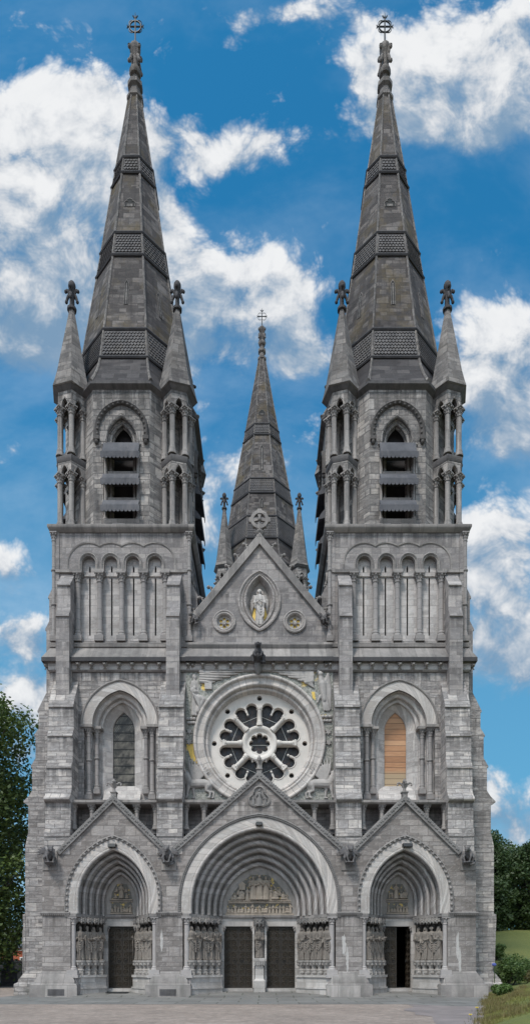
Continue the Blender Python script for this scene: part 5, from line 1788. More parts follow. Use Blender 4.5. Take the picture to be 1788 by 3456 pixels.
for cx_ in (-TX, TX):
    for k in range(4):
        if cx_ < 0 and k == 0: continue
        a = -PI / 4 + PI / 2 * k
        dup(tur, cath, (cx_ + 4.525 * math.cos(a), TY + 4.525 * math.sin(a), 0), a)

# ---- spires
def tile_face(mb, k, z0, z1, r0, r1, tw, th):
    """fish-scale tiles on one face of an octagonal pyramid"""
    T0 = math.tan(PI / 8); a = -PI / 2 + PI / 4 * k
    nrm = Vector((math.cos(a), math.sin(a), 0)); tg = Vector((-nrm.y, nrm.x, 0))
    rows = max(2, round((z1 - z0) / th)); dz = (z1 - z0) / rows
    for i in range(rows):
        zb_ = z0 + dz * i; zt_ = zb_ + dz * 1.25
        rb = r0 + (r1 - r0) * (zb_ - z0) / (z1 - z0); rt = r0 + (r1 - r0) * (zt_ - z0) / (z1 - z0)
        hw = (rb + rt) / 2 * T0 - .1
        n = max(2, round(2 * hw / tw)); w = 2 * hw / n
        for j in range(n + (i % 2)):
            c = -hw + w * (j + (.5 if i % 2 == 0 else 0))
            x0, x1 = max(-hw, c - w * .46), min(hw, c + w * .46)
            if x1 - x0 < w * .2: continue
            P = lambda x, t, o: tuple(nrm * (rb + (rt - rb) * t + o) + tg * x + Vector((0, 0, zb_ + (zt_ - zb_) * t)))
            q = max(x0, min(x1, c))
            front = [P(x0, 1, .015), P(x0, .45, .055), P(q - w * .2 if q - w * .2 > x0 else x0, .12, .075), P(q, .0, .08), P(q + w * .2 if q + w * .2 < x1 else x1, .12, .075), P(x1, .45, .055), P(x1, 1, .015)]
            back = [P(x0, .45, .0), P(q - w * .2 if q - w * .2 > x0 else x0, .12, .0), P(q, 0, 0), P(q + w * .2 if q + w * .2 < x1 else x1, .12, .0), P(x1, .45, 0)]
            mb.add(front + back, [(0, 1, 2, 3, 4, 5, 6), (1, 7, 8, 2), (2, 8, 9, 3), (3, 9, 10, 4), (4, 10, 11, 5), (0, 7, 1), (5, 11, 6)])

def make_spire(prof, zt, bands, zcol, ztip, zcross, s, slits, name='spire', rib_r=.075, tile=.2):
    """prof: (apothem, z) from the eaves; everything round the local z axis"""
    def ap(z):
        for (ra, za), (rb, zb_) in zip(prof, prof[1:]):
            if za <= z <= zb_: return ra + (rb - ra) * (z - za) / (zb_ - za)
        return prof[-1][0]
    sp = loft_rings(MB(), [octa(r_, z) for r_, z in prof]).build(name, M['spire'], cath, 20)
    for k in range(8):
        a = PI / 8 + PI / 4 * k
        pts = [(r_ / math.cos(PI / 8) * math.cos(a), r_ / math.cos(PI / 8) * math.sin(a), z) for r_, z in prof]
        MB().tube(pts, [rib_r * (1 if i < len(pts) - 1 else .7) for i in range(len(pts))], 6).build('rib', M['turroof'], sp)
    for z0, z1 in bands:
        mb = MB()
        for k in range(8): tile_face(mb, k, z0 + .16 * s, z1 - .12 * s, ap(z0) + .015, ap(z1) + .015, tile, tile * 1.05)
        loft_rings(mb, [octa(ap(z0) + .03, z0), octa(ap(z1) + .03, z1)], False)
        b = mb.build('scale_band', M['bdark'], sp, 0)
        m2 = MB()
        for z in (z0, z1):
            rw = []
            for j in range(7):
                t = 2 * PI * j / 6
                rw.append(octa(ap(z) + .05 * s + .085 * s * math.cos(t), z + .1 * s * math.sin(t)))
            m2.grid(rw, True)
        m2.build('band_moulding', M['dark'], b)
    # slits: recess frame with a pale shaft inside, leaning with the face
    for z0, z1, w, faces, tre in slits:
        for k in faces:
            a = PI / 4 * k
            r0, r1 = ap(z0), ap(z1)
            t = MB(); d = MB()
            lean = math.atan2(r0 - r1, z1 - z0)
            if tre:
                h = z1 - z0
                path = [(-w * .5, 0)] + [(-w * .5 + 0 * j, 0) for j in range(0)] + [(-w * .5 + .0, h * .1)] + [( -w * .3 + w * .26 * math.cos(PI * 1.15 - PI * .8 * j / 5), h * .42 + w * .26 * math.sin(PI * 1.15 - PI * .8 * j / 5)) for j in range(6)] + [(w * .3 * math.cos(PI * .95 - PI * .9 * j / 6), h * .62 + w * .36 * math.sin(PI * .95 - PI * .9 * j / 6)) for j in range(7)] + [(w * .3 + w * .26 * math.cos(PI * .65 - PI * .8 * j / 5), h * .42 + w * .26 * math.sin(PI * .65 - PI * .8 * j / 5)) for j in range(6)] + [(w * .5, h * .1), (w * .5, 0)]
            else:
                h = z1 - z0
                path = [(-w / 2, 0), (-w / 2, h - w), (0, h), (w / 2, h - w), (w / 2, 0)]
            d.prism_y([path], -.012, .05)
            t.sweep(path, [(-.0, .0), (-.0, -.03), (.04, -.03), (.04, .0)])
            if not tre: t.box(-w * .22, w * .22, -.03, .04, .02, h - w * 1.05)
            else: t.box(-w * .3, w * .3, -.03, .04, .01, h * .33)
            Mx = Matrix.Rotation(a, 4, 'Z') @ Matrix.Translation((0, -r0, z0)) @ Matrix.Rotation(-lean, 4, 'X')
            o = MB().merge(d, Mx).build('spire_slit', M['void'], sp)
            MB().merge(t, Mx).build('slit_frame', M['turroof'], o)
    # collars, leafed bud and cross
    c = MB()
    rt = prof[-1][0]
    loft_rings(c, [octa(rt + .02, zcol - .1 * s), octa(rt + .12 * s, zcol), octa(rt + .12 * s, zcol + .18 * s), octa(rt - .04, zcol + .3 * s), octa(rt - .08, zcol + .75 * s), octa(rt + .06 * s, zcol + .88 * s), octa(rt + .06 * s, zcol + 1.15 * s), octa(rt * .6, zcol + 1.35 * s)])
    H_ = ztip - zcol
    H_ = ztip - zcol
    Z = lambda f: H_ * f
    c.lathe([(.2 * s, Z(.36)), (.2 * s, Z(.44)), (.34 * s, Z(.455)), (.4 * s, Z(.50)), (.36 * s, Z(.55)), (.2 * s, Z(.57)), (.19 * s, Z(.63)), (.22 * s, Z(.74)), (.28 * s, Z(.84)), (.36 * s, Z(.90)), (.35 * s, Z(.95)), (.24 * s, Z(.99)), (.03, Z(1.015))], (0, 0, zcol), 12)
    for k in range(4):
        a = PI / 2 * k + PI / 4
        P = lambda r_, f: (r_ * math.cos(a) * s, r_ * math.sin(a) * s, zcol + Z(f))
        c.tube([P(.16, .72), P(.3, .80), P(.34, .87), P(.44, .885), P(.48, .865)], [.08 * s, .1 * s, .1 * s, .09 * s, .1 * s], 7); c.ell(P(.46, .85), (.11 * s,) * 3, None, 7, 5)
        c.tube([P(.16, .80), P(.3, .74), P(.36, .67), P(.44, .625)], [.08 * s, .1 * s, .1 * s, .09 * s], 7); c.ell(P(.47, .61), (.115 * s,) * 3, None, 7, 5)
    c.build('spire_finial', M['turroof'], sp)
    x = MB()
    L = zcross - ztip; cz_ = ztip + L * .56; rr = .37 * s
    x.tube([(0, 0, ztip - .1), (0, 0, zcross - .25 * s)], [.055 * s, .04 * s], 7); x.tube([(0, 0, zcross - .3 * s), (0, 0, zcross)], [.04 * s, .01], 6)
    x.tube([(-.52 * s, 0, cz_), (.52 * s, 0, cz_)], .045 * s, 7)
    for q in (-1, 1):
        x.tube([(q * .53 * s, 0, cz_ - .1 * s), (q * .49 * s, 0, cz_), (q * .53 * s, 0, cz_ + .1 * s)], .035 * s, 6)
        x.tube([(q * .15 * s, 0, zcross - .22 * s), (q * .06 * s, 0, zcross - .36 * s)], .04 * s, 6)
        for q2 in (-1, 1):      # pierced quarter leaves
            x.tube([(q * (.12 + .2 * math.cos(t)) * s + q * .1 * s, 0, cz_ + q2 * (.12 + .2 * math.sin(t)) * s + q2 * .08 * s) for t in [PI * .75 - PI * 1.0 * j / 6 for j in range(7)]], .025 * s, 5)
    if name == 'spire': x.tube([(rr * math.cos(2 * PI * j / 28), 0, cz_ + rr * math.sin(2 * PI * j / 28)) for j in range(29)], .045 * s, 7, False)
    x.build('cross', M['iron'], sp)
    return sp
prof = [(3.42, 38.4), (2.26, 45.97), (1.36, 52.2), (.40, 58.6)]
sp = make_spire(prof, 58.6, [(38.5, 40.5), (45.95, 47.6), (52.2, 53.4)], 58.5, WZ(151, 6.1), WZ(42, 6.1), 1.0,
                [(42.3, 44.1, .2, range(8), False), (49.6, 50.25, .6, (0, 2, 4, 6), True)])
skp = [(4.32, 36.3), (4.2, 36.4), (3.86, 37.1), (3.6, 37.75), (3.44, 38.4)]
sk = loft_rings(MB(), [octa(r_, z) for r_, z in skp]).build('spire_skirt', M['skirt'], sp, 20)
for k in range(8):
    a = PI / 8 + PI / 4 * k
    MB().tube([(r_ / math.cos(PI / 8) * math.cos(a), r_ / math.cos(PI / 8) * math.sin(a), z) for r_, z in skp], [.12, .1, .085, .08, .078], 6).build('rib', M['turroof'], sk)
sp.location = L0
dup(sp, cath, R0)

# ================================================================== NAVE AND CROSSING
roof = MB().prism_y([[(-4.1, 21.0), (4.1, 21.0), (4.1, 22.0), (0, 26.4), (-4.1, 22.0)]], 2.7, 28.5).build('nave_roof', M['slate'], cath)
MB().box(-4.0, 4.0, 10.3, 28.0, .0, 20.95).build('nave', M['rock'], cath)
for q in (-1, 1):
    MB().box(*sorted((q * 4.05, q * 8.5)), 10.6, 28.0, 0, 10).build('aisle', M['rock'], cath)
    MB().prism_y([[(q * 4.02, 10.01), (q * 8.8, 10.01), (q * 8.8, 10.4), (q * 4.02, 13.5)]], 10.6, 28.0).build('aisle_roof', M['slate'], cath)
MB().box(-14, 14, 28.6, 40, 0, 18).build('transept', M['rock'], cath)
MB().prism_x([(28.3, 18.01), (40.3, 18.01), (34.3, 25.0)], -14, 14).build('transept_roof', M['slate'], cath)
CYc = 34.0
mb = MB().box(-4.9, 4.9, -4.9, 4.9, 18.0, 33.0)
mb.prism_z(ngon(8, 4.3 / math.cos(PI / 8), PI / 8), 33.01, 43.2)
ct = mb.build('crossing_tower', M['bel'], cath); ct.location = (0, CYc, 0)
o = loft_rings(MB(), [octa(4.3, 43.0), octa(4.42, 43.08), octa(4.6, 43.2), octa(4.62, 43.36), octa(4.4, 43.42)]).build('eaves_cornice', M['bdark'], ct)
for k in range(8):
    p = MB().prism_y([[(-.5, 35)] + arch(.5, 1.0, 40, 6) + [(.5, 35)]], -4.33, -4.2)
    MB().merge(p, Matrix.Rotation(PI / 4 * k, 4, 'Z')).build('lancet', M['void'], ct)
    rw = []
    for w, y in ((.72, -4.3), (.72, -4.4), (.56, -4.42), (.5, -4.3)): rw.append([(-w, y, 35)] + [(q[0], y, q[1]) for q in arch(w, 1.0 + (w - .5) * 1.4, 40, 6)] + [(w, y, 35)])
    MB().merge(MB().grid(rw), Matrix.Rotation(PI / 4 * k, 4, 'Z')).build('lancet_arch', M['trim'], ct)
pz = [(4.6, 43.36), (4.5, 43.5), (4.2, 44.5), (3.98, 45.6), (3.22, 51.1), (1.98, 58.2), (.34, 68.0)]
sp3 = make_spire(pz, 68.0, [(45.9, 48.4), (51.1, 52.8), (58.2, 59.5)], 67.9, WZ(1104, 34), WZ(1040, 34), .98,
                 [(53.9, 56.9, .3, range(8), False), (60.6, 61.3, .6, (0, 2, 4, 6), True), (49.4, 50.5, .28, (0, 1, 7), False)], 'crossing_spire')
sp3.location = (0, CYc, 0)
t3 = make_turret(35, [(35.6, 41.4, 42.4)], 42.6, 48.9, 50.6, .76, .17, 1.12)
t3.location = (3.87, CYc - 3.87, 0); t3.rotation_euler = (0, 0, -PI / 4)
for k in (1, 2, 3):
    a = -PI / 4 + PI / 2 * k
    dup(t3, cath, (5.47 * math.cos(a), CYc + 5.47 * math.sin(a), 0), a)
# ================================================================== STATUES (each stands on its corbel: things of their own)
def statue(x, y, z, rz, label, seed, h=1.95, **kw):
    r = random.Random(seed)
    o = place_figure('stone_statue', robed(h, seed, **kw), M['statue'], .021, (x, y, z), rz)
    return tag(o, label, 'statue', 'carved saints and maidens standing in the portals')
SPEC = {
 # central portal, left jamb from the outer shaft inwards: veiled maidens with lamps
 (0, -1): [('veiled stone maiden half hidden behind the outer shaft, left jamb of the central portal', dict(pose='lamp', veil=True, turn=.3)),
           ('stone maiden with a flowing mantle, second from the left shaft of the central portal', dict(pose='pray', veil=True, lean=.02)),
           ('hooded stone maiden with arms folded high, middle of the five on the left central jamb', dict(pose='crossed', veil=True)),
           ('veiled stone maiden looking down, fourth from the shaft on the left central jamb', dict(pose='lamp', veil=True, lean=-.02)),
           ('veiled stone maiden holding a raised lamp, next to the left central door', dict(pose='lamp', veil=True, turn=.4, lean=.03))],
 (0, 1): [('stone maiden mostly hidden behind the outer shaft, right jamb of the central portal', dict(pose='down', veil=True)),
          ('stone maiden with head bowed in a veil, second from right shaft of central portal', dict(pose='crossed', veil=True, turn=-.3)),
          ('long haired stone maiden, middle of the five on the right central jamb', dict(pose='down', hair='long', lean=.03)),
          ('slender stone maiden in a narrow robe, fourth from the shaft on the right central jamb', dict(pose='pray', hair='long')),
          ('drooping stone maiden with veil, next to the right central door', dict(pose='down', veil=True, turn=-.5, lean=-.03))],
 (-1, -1): [('short haired stone saint leaning on a staff beside the left shaft of the left portal', dict(pose='staff', beard=True)),
            ('bearded stone saint in a round cap, second from outer shaft of the left portal', dict(pose='staff', beard=True, cap=True)),
            ('long bearded stone saint hugging a book, third from outer shaft of the left portal', dict(pose='crossed', beard=True, hair='long')),
            ('bare legged stone saint in a short tunic, left of the left portal door', dict(pose='pray', beard=True, bare=True, turn=.3))],
 (-1, 1): [('stone saint half hidden behind the right shaft of the left portal', dict(pose='book', beard=True)),
           ('tall stone saint with a book, nearest the right shaft of the left portal', dict(pose='book', beard=True, turn=-.2)),
           ('stone saint with a sweeping mantle, second on the right of the left portal door', dict(pose='down', beard=True, hair='long')),
           ('stone saint half turned away, right of the left portal door', dict(pose='staff', beard=True, turn=-.4))],
 (1, -1): [('stone saint hidden behind the left shaft of the right portal', dict(pose='book', beard=True)),
           ('bearded stone saint beside the left shaft of the right portal', dict(pose='staff', beard=True, hair='long')),
           ('bald bearded stone saint, middle of the three visible left of the open door', dict(pose='book', beard=True)),
           ('stone saint with both hands on a draped mantle, left of the open door', dict(pose='crossed', beard=True, turn=.3))],
 (1, 1): [('bearded stone saint with crossed hands beside the outer right shaft of the right portal', dict(pose='crossed', beard=True, hair='long')),
          ('curly haired stone saint holding a cup, second from outer shaft of the right portal', dict(pose='lamp', hair='curls')),
          ('stone saint with diagonal mantle and bent head, third from right shaft of right portal', dict(pose='down', hair='long', lean=.04)),
          ('short bearded stone saint holding a small book, right of the open door', dict(pose='book', beard=True, turn=-.3))],
}
for i, (xc, main, sgn, k, x, y, an) in enumerate(SPOTS):
    lab, kw = SPEC[(0 if main else (-1 if xc < 0 else 1), sgn)][k]
    statue(x, y, 2.07, an * .75, lab, 100 + i, 1.94, **kw)
statue(0, 1.83, 2.205, 0, 'stone figure in a girded tunic on the pier between the two central doors', 77, 1.85, pose='book', hair='long', beard=True)

# ---- flood lamps at the crowns of the arches, door mat
for x, z, w, lab in ((-TX - .02, 8.30 + .14, .42, 'black flood lamp at the crown of the left portal arch'), (0, 9.5 + .16, .34, 'small black flood lamp at the crown of the central arch'), (TX + .1, 8.30 + .16, .5, 'wide black flood lamp at the crown of the right portal arch')):
    t = thing('flood_lamp', lab, 'lamp', (x, -.05, z), 0, 'flood lamps on the portal arches')
    mb = MB().prism_x([(-.32, -.06), (-.28, .12), (-.06, .16), (-.03, -.02), (-.08, -.1)], -w / 2, w / 2); mb.build('lamp_housing', M['lampm'], t)
    MB().prism_x([(-.31, -.066), (-.1, -.112), (-.1, -.102), (-.31, -.056)], -w / 2 + .04, w / 2 - .04).build('lamp_lens', M['glass'], t)
    MB().box(-w / 2 - .03, -w / 2 - .005, -.2, .05, -.02, .06).box(w / 2 + .005, w / 2 + .03, -.2, .05, -.02, .06).box(-w / 2 - .03, w / 2 + .03, .0, .05, .061, .12).build('bracket', M['lampm'], t)
mb = MB().box(-.62, .62, -.28, .28, 0, .025)
for k in range(12): mb.box(-.6 + .1 * k, -.55 + .1 * k, -.26, .26, .026, .034)
o = mb.build('door_mat', M['rubber']); o.location = (-TX - .0, .95, .185); tag(o, 'black rubber door mat on the landing before the left door', 'door mat')

# ================================================================== GROUND
def struct(o): o['kind'] = 'structure'; return o
def lawn_edge(y):
    if y < -19: return 6.12 + (-19 - y) * .45
    return 7.2 + .36 * (y + 16) if y < 0 else 12.96 + .12 * y
def ground_z(x, y):
    """rising lawn on the right, otherwise flat"""
    e = x - lawn_edge(y)
    if e <= 0: return 0.0
    z = .9 * (1 - math.exp(-e / 2.3))
    z += min(max(0.0, y - 6), 21) * .21 * min(1, e / 3)
    z += .12 * mnoise.noise(Vector((x * .4, y * .4, 0))) * min(1, e)
    return z
o = struct(MB().add([(-400, -60, 0), (400, -60, 0), (400, 600, 0), (-400, 600, 0)], [(0, 1, 2, 3)]).build('ground', M['gravel'], None, 0))
o = struct(MB().add([(-13.2, -7.1, .006), (6.9, -7.1, .006), (8.6, -8.6, .006), (12.5, -8.6, .006), (14.5, -2.0, .006), (14.5, 12.0, .006), (-14.2, 12.0, .006), (-14.2, -1.2, .006)], [tuple(range(8))]).build('pavement', M['pave'], None, 0))
rp = random.Random(12); edge = []
for k in range(15): edge.append((6.7 - 1.9 * k / 14 + rp.uniform(-.45, .45), -7.12 - 14 * k / 14, .009))
o = struct(MB().add(edge + [(9, -21, .009), (12.5, -8.602, .009), (8.6, -8.602, .009)], [tuple(range(18))]).build('path', M['pave_path'], None, 0))
nx, ny = 70, 110
rows = []
for j in range(ny + 1):
    y = -60 + 41 * min(1, j / 20) + max(0, (j - 20) / (ny - 20)) ** 1.5 * 125
    row = []
    xe = lawn_edge(y) - .3
    for i in range(nx + 1):
        x = xe + (i / nx) ** 1.6 * 90
        z = ground_z(x, y)
        row.append((x, y, z + .012 if z > 0 else -.05))
    rows.append(row)
o = struct(MB().grid(rows).build('lawn', M['lawn'], None, 60))

# grass blades near the front of the lawn (uncountable)
def blades(name, mat, n, place, hmin, hmax, w):
    rg = random.Random(5); vs = []; fs = []
    for _ in range(n):
        x, y, z = place(rg)
        a = rg.uniform(0, PI); h = rg.uniform(hmin, hmax); dx, dy = math.cos(a) * w, math.sin(a) * w
        lx, ly = rg.uniform(-.5, .5) * h, rg.uniform(-.5, .5) * h
        b = len(vs)
        vs += [(x - dx, y - dy, z), (x + dx, y + dy, z), (x + lx, y + ly, z + h)]
        fs.append((b, b + 1, b + 2))
    me = bpy.data.meshes.new(name); me.from_pydata(vs, [], fs); me.materials.append(mat)
    at = me.attributes.new('leaf', 'FLOAT', 'FACE')
    at.data.foreach_set('value', [rg.random() for _ in fs])
    o = bpy.data.objects.new(name, me); COL.objects.link(o); o['kind'] = 'stuff'
    return o
def pl_lawn(rg):
    y = rg.uniform(-18, -3); xe = 7.2 + .36 * (y + 16)
    x = xe + rg.random() ** 1.4 * 6
    return x, y, ground_z(x, y)
M['blade'] = leaf_mat('grass_blades', (.09, .1, .02), (.3, .28, .08), .2)
def pl_any(rg):
    if rg.random() < .7: return pl_lawn(rg)
    y = rg.uniform(-18, -1); x = 7.2 + .36 * (y + 16) + rg.uniform(-.08, .5)
    return x, y, ground_z(x, y)
blades('grass', M['blade'], 42000, pl_any, .03, .1, .01)
def pl_tuft(rg):
    k = rg.randrange(60); r9 = random.Random(k); y = r9.uniform(-18, 1); x = (7.2 + .36 * (y + 16) if y < 0 else 12.96 + .12 * y) + r9.random() ** 2 * 2.2 - .1
    x += rg.gauss(0, .16); y += rg.gauss(0, .2)
    return x, y, ground_z(x, y)
blades('tall_grass', leaf_mat('dry_grass_blades', (.08, .075, .02), (.26, .2, .08), .2), 8000, pl_tuft, .06, .24, .01)
# ================================================================== PLANTS
def leaf_cloud(blobs, n, size, seed, shell=.55, gap=0.0):
    """leaf-sized quads through the volume of overlapping clumps"""
    rg = random.Random(seed); vs = []; fs = []; at = []
    tot = sum(b[3] ** 2 for b in blobs)
    for c in blobs:
        x0, y0, z0, r_ = c[:4]; fl = c[4] if len(c) > 4 else .85
        tone = rg.uniform(-.18, .18)
        for _ in range(int(n * r_ * r_ / tot)):
            d = Vector((rg.gauss(0, 1), rg.gauss(0, 1), rg.gauss(0, 1))).normalized()
            rr = r_ * (shell + (1.08 - shell) * rg.random() ** .6)
            p = Vector((x0 + d.x * rr, y0 + d.y * rr, z0 + d.z * rr * fl))
            if gap and mnoise.noise(p * .55) < -gap: continue
            a = Vector((rg.gauss(0, 1), rg.gauss(0, 1), rg.gauss(0, .6))).normalized()
            b = a.cross(d + Vector((rg.gauss(0, .6), rg.gauss(0, .6), rg.gauss(0, .6)))).normalized()
            s = size * rg.uniform(.6, 1.3)
            k = len(vs)
            vs += [p - a * s * .5, p + b * s * .28, p + a * s * .5, p - b * s * .28]
            fs.append((k, k + 1, k + 2, k + 3)); at.append(min(1, max(0, .5 + tone + rg.uniform(-.35, .35))))
    return vs, fs, at
def foliage(name, blobs, n, size, mat, seed, parent, shell=.55, gap=0.0):
    vs, fs, at = leaf_cloud(blobs, n, size, seed, shell, gap)
    me = bpy.data.meshes.new(name); me.from_pydata(vs, [], fs); me.materials.append(mat)
    t = me.attributes.new('leaf', 'FLOAT', 'FACE'); t.data.foreach_set('value', at)
    o = bpy.data.objects.new(name, me); COL.objects.link(o)
    if parent: o.parent = parent
    return o
def tree(name, label, cat, x, y, z, H, rad, n, size, mat, seed, trunk_r=.3, low=.2, group=None, nb=26, gap=.0, dark_core=True):
    rg = random.Random(seed)
    t = thing(name, label, cat, (x, y, z), 0, group)
    mb = MB()
    top = H * .75
    pts = [(0, 0, -.3)] + [(rg.uniform(-.03, .03) * H * q, rg.uniform(-.03, .03) * H * q, top * q) for q in (.25, .5, .75, 1)]
    mb.tube(pts, [trunk_r * k for k in (1.25, .95, .7, .4, .12)], 9)
    blobs = []
    for k in range(nb):
        q = low + (1 - low) * (k + .5) / nb
        prof = math.sin(PI * min(1, max(.04, (q - low * .8) / (1.06 - low * .8)))) ** .6
        a = k * 2.4 + rg.uniform(-.4, .4); rr = rad * prof * rg.uniform(.35, .8)
        br = rad * rg.uniform(.24, .4)
        c = (rr * math.cos(a), rr * math.sin(a), H * q - br * .4)
        blobs.append((*c, br))
        s0 = Vector(pts[min(4, 1 + int(q * 3.5))]) * .9
        mb.tube([s0, (s0 + Vector(c)) / 2 + Vector((0, 0, -.05 * H * rg.random())), Vector(c)], [trunk_r * .3, trunk_r * .18, trunk_r * .05], 5)
    mb.build('trunk', M['bark'], t)
    foliage('crown', blobs, n, size, mat, seed + 1, t, .35, gap)
    return t
tree('lime_tree', 'tall leafy green lime tree at the left edge beside the cathedral', 'tree', -23.2, 15.5, 0, 24.0, 6.8, 62000, .34, M['leaf_lime'], 3, .5, .12, None, 62, .13)
tree('beech_tree', 'dark tree standing behind the lime tree at the left edge', 'tree', -30.0, 30.0, 0, 22.0, 6.5, 26000, .42, M['leaf_dark'], 8, .5, .1, None, 40, .1)
hz = [(22.6, 27.5, 8.6, 3.0, 'leaf_dark'), (27.2, 29, 9.2, 3.6, 'leaf_dark'), (25.0, 36, 11.5, 4.4, 'leaf_dark'), (31.0, 33, 11.5, 4.6, 'leaf_dark'), (21.6, 34, 11.4, 3.0, 'leaf_mid'), (36.0, 42, 12.5, 5.5, 'leaf_dark'), (29.5, 46, 12.5, 5.0, 'leaf_mid')]
labs = ['bushy dark tree in front of the wood on the right hillside', 'broad dark tree, second in the wood right of the cathedral', 'tall dark tree deep in the wood right of the cathedral', 'wide dark tree at the right edge of the picture', 'lighter green tree rising just beside the right tower', 'big dark tree far back on the right hillside', 'pale green tree far behind the right hillside wood']
for i, ((x, y, H, r_, m_), lb) in enumerate(zip(hz, labs)):
    tree('hillside_tree', lb, 'tree', x, y, ground_z(x, y) - .2, H, r_, 13000, .34, M[m_], 40 + i, .28, .02, 'trees on the hillside right of the cathedral', 30)
def bush(name, label, x, y, r_, h, n, size, mat, seed, group=None):
    rg = random.Random(seed)
    z = ground_z(x, y)
    t = thing(name, label, 'shrub', (x, y, z), 0, group)
    blobs = []; mb = MB()
    for k in range(9):
        a = k * 2.4; rr = r_ * rg.uniform(.1, .7); br = r_ * rg.uniform(.32, .5); c = (rr * math.cos(a), rr * math.sin(a), h * rg.uniform(.3, .8))
        blobs.append((*c, br)); mb.tube([(c[0] * .2, c[1] * .2, -.1), (c[0] * .6, c[1] * .6, c[2] * .5), c], [.05, .035, .015], 5)
    mb.build('stem', M['bark'], t)
    foliage('foliage', blobs, n, size, mat, seed + 5, t, .3)
    return t
bl = [('rounded green shrub against the foot of the right tower', 15.3, 3.5, 1.3, 1.7, 'leaf_mid'), ('large mid green shrub on the lawn bank right of the tower', 17.4, 6.0, 1.3, 1.7, 'leaf_mid'),
      ('dense green shrub at the right edge above the lawn', 17.2, 1.5, 1.5, 1.9, 'leaf_mid'), ('dry brownish shrub behind the lawn crest', 14.9, -2.2, 1.1, 1.0, 'leaf_brown'), ('low brown heather shrub at the right edge of the lawn crest', 15.6, -4.2, 1.2, .9, 'leaf_brown'),
      ('tiny green shrub creeping at the lawn corner by the pavement', 12.6, -2.9, .6, .5, 'leaf_mid'), ('dark shrub on the hillside lawn near the right tower', 17.9, 13.0, .9, 1.2, 'leaf_mid'), ('leafy shrub under the wood at the top of the hillside lawn', 19.3, 24.5, 1.5, 2.6, 'leaf_mid')]
for i, (lb, x, y, r_, h, m_) in enumerate(bl):
    bush('shrub', lb, x, y, r_, h, 3800, .14, M[m_], 70 + i, 'shrubs right of the cathedral')
# far wood behind (one mass)
rg = random.Random(99)
blobs = []
for k in range(90):
    x = rg.uniform(22, 70); y = rg.uniform(62, 90); blobs.append((x, y, ground_z(x, y) + rg.uniform(1, 13), rg.uniform(2, 3.6)))
o = foliage('woods', blobs, 26000, .6, M['leaf_dark'], 98, None, .5); o['kind'] = 'stuff'
# flowers
for i, (x, y, z, m_, lb) in enumerate(((13.9, 2.0, 1.55, 'blueflower', 'blue hydrangea flower head among shrubs by the right tower'),)):
    t = thing('hydrangea', lb, 'flower', (x, y, ground_z(x, y)), 0)
    mb = MB(); rq = random.Random(2)
    for k in range(60):
        d = Vector((rq.gauss(0, 1), rq.gauss(0, 1), rq.gauss(0, 1))).normalized() * .1
        mb.ell((d.x, d.y, z + d.z * .8), (.035, .035, .025), None, 5, 3)
    mb.build('flower_head', M[m_], t); MB().tube([(0, 0, 0), (.03, 0, z * .6), (0, 0, z)], .02, 6).build('stem', M['leaf_mid'], t)
for i, (px, Yd, dz) in enumerate(((1608, -14.6, .0), (1586, -15.6, 0.0))):
    x = WX(px, Yd)
    t = thing('yellow_flower', ('taller' if i == 0 else 'shorter') + ' yellow dandelion at the near corner of the lawn', 'flower', (x, Yd, ground_z(x, Yd)), 0, 'yellow flowers at the lawn corner')
    h = .34 - .16 * i
    mb = MB()
    for k in range(9):
        a = 2 * PI * k / 9; mb.tube([(0, 0, h), (.05 * math.cos(a), .05 * math.sin(a), h + .02)], [.015, .012], 4)
    mb.build('flower_head', M['yellowflower'], t); MB().tube([(0, 0, -.02), (.02, 0, h * .5), (0, 0, h)], .007, 5).build('stem', M['leaf_mid'], t)

# ================================================================== LEFT BACKGROUND
# boundary wall, house, obelisk
mb = MB().box(-60, -17.5, 38.0, 38.5, -.1, 2.15)
for k in range(60): mb.box(-60 + .71 * k, -60 + .71 * k + .66, 37.94, 38.56, 2.151, 2.28 + .05 * ((k * 7) % 3))
bwl = mb.build('boundary_wall', M['rubble']); tag(bwl, 'low grey rubble wall behind the tree at the left edge', 'wall')
ho = thing('brick_house', 'red brick house with grey slate roof beyond the low wall on the left', 'house', (-33, 58, 0))
MB().box(-9, 9, 0, 9, -.1, 4.3).build('wall', M['redbrick'], ho)
rf = MB().prism_x([(-.5, 4.31), (9.5, 4.31), (4.5, 7.6)], -9.4, 9.4).build('roof', M['slate'], ho)
MB().box(5.5, 6.7, 3.9, 4.9, 5.0, 8.6).box(5.4, 6.8, 3.8, 5.0, 8.601, 8.8).build('chimney', M['redbrick'], rf)
MB().box(-9.02, 9.02, -.06, .02, 3.95, 4.12).build('string_course', M['white'], ho)
for x in (-6, -2, 2, 6):
    f = MB().box(x - .6, x + .6, -.05, .1, 1.2, 3.0).build('window', M['white'], ho)
    MB().box(x - .5, x + .5, -.07, -.051, 1.3, 2.9).build('pane', M['glass'], f)
ob = thing('obelisk', 'dark stone obelisk on a stepped pedestal at the left edge', 'monument', (WX(32, 19), 19.0, 0))
q = MB(); rings(q, [(-.75, .75, -.75, .75, -.1), (-.75, .75, -.75, .75, .25), (-.55, .55, -.55, .55, .3), (-.5, .5, -.5, .5, 1.15)]); rings(q, [(-.62, .62, -.62, .62, 1.151), (-.66, .66, -.66, .66, 1.3), (-.45, .45, -.45, .45, 1.42)])
q.build('pedestal', M['dark'], ob)
rings(MB(), [(-.36, .36, -.36, .36, 1.42), (-.16, .16, -.16, .16, 3.6), (-.02, .02, -.02, .02, 3.9)]).build('shaft', M['dark'], ob)
dp = thing('drainpipe', 'pale grey drainpipe beside the left corner of the cathedral', 'pipe', (WX(81, 8), 8.0, 0))
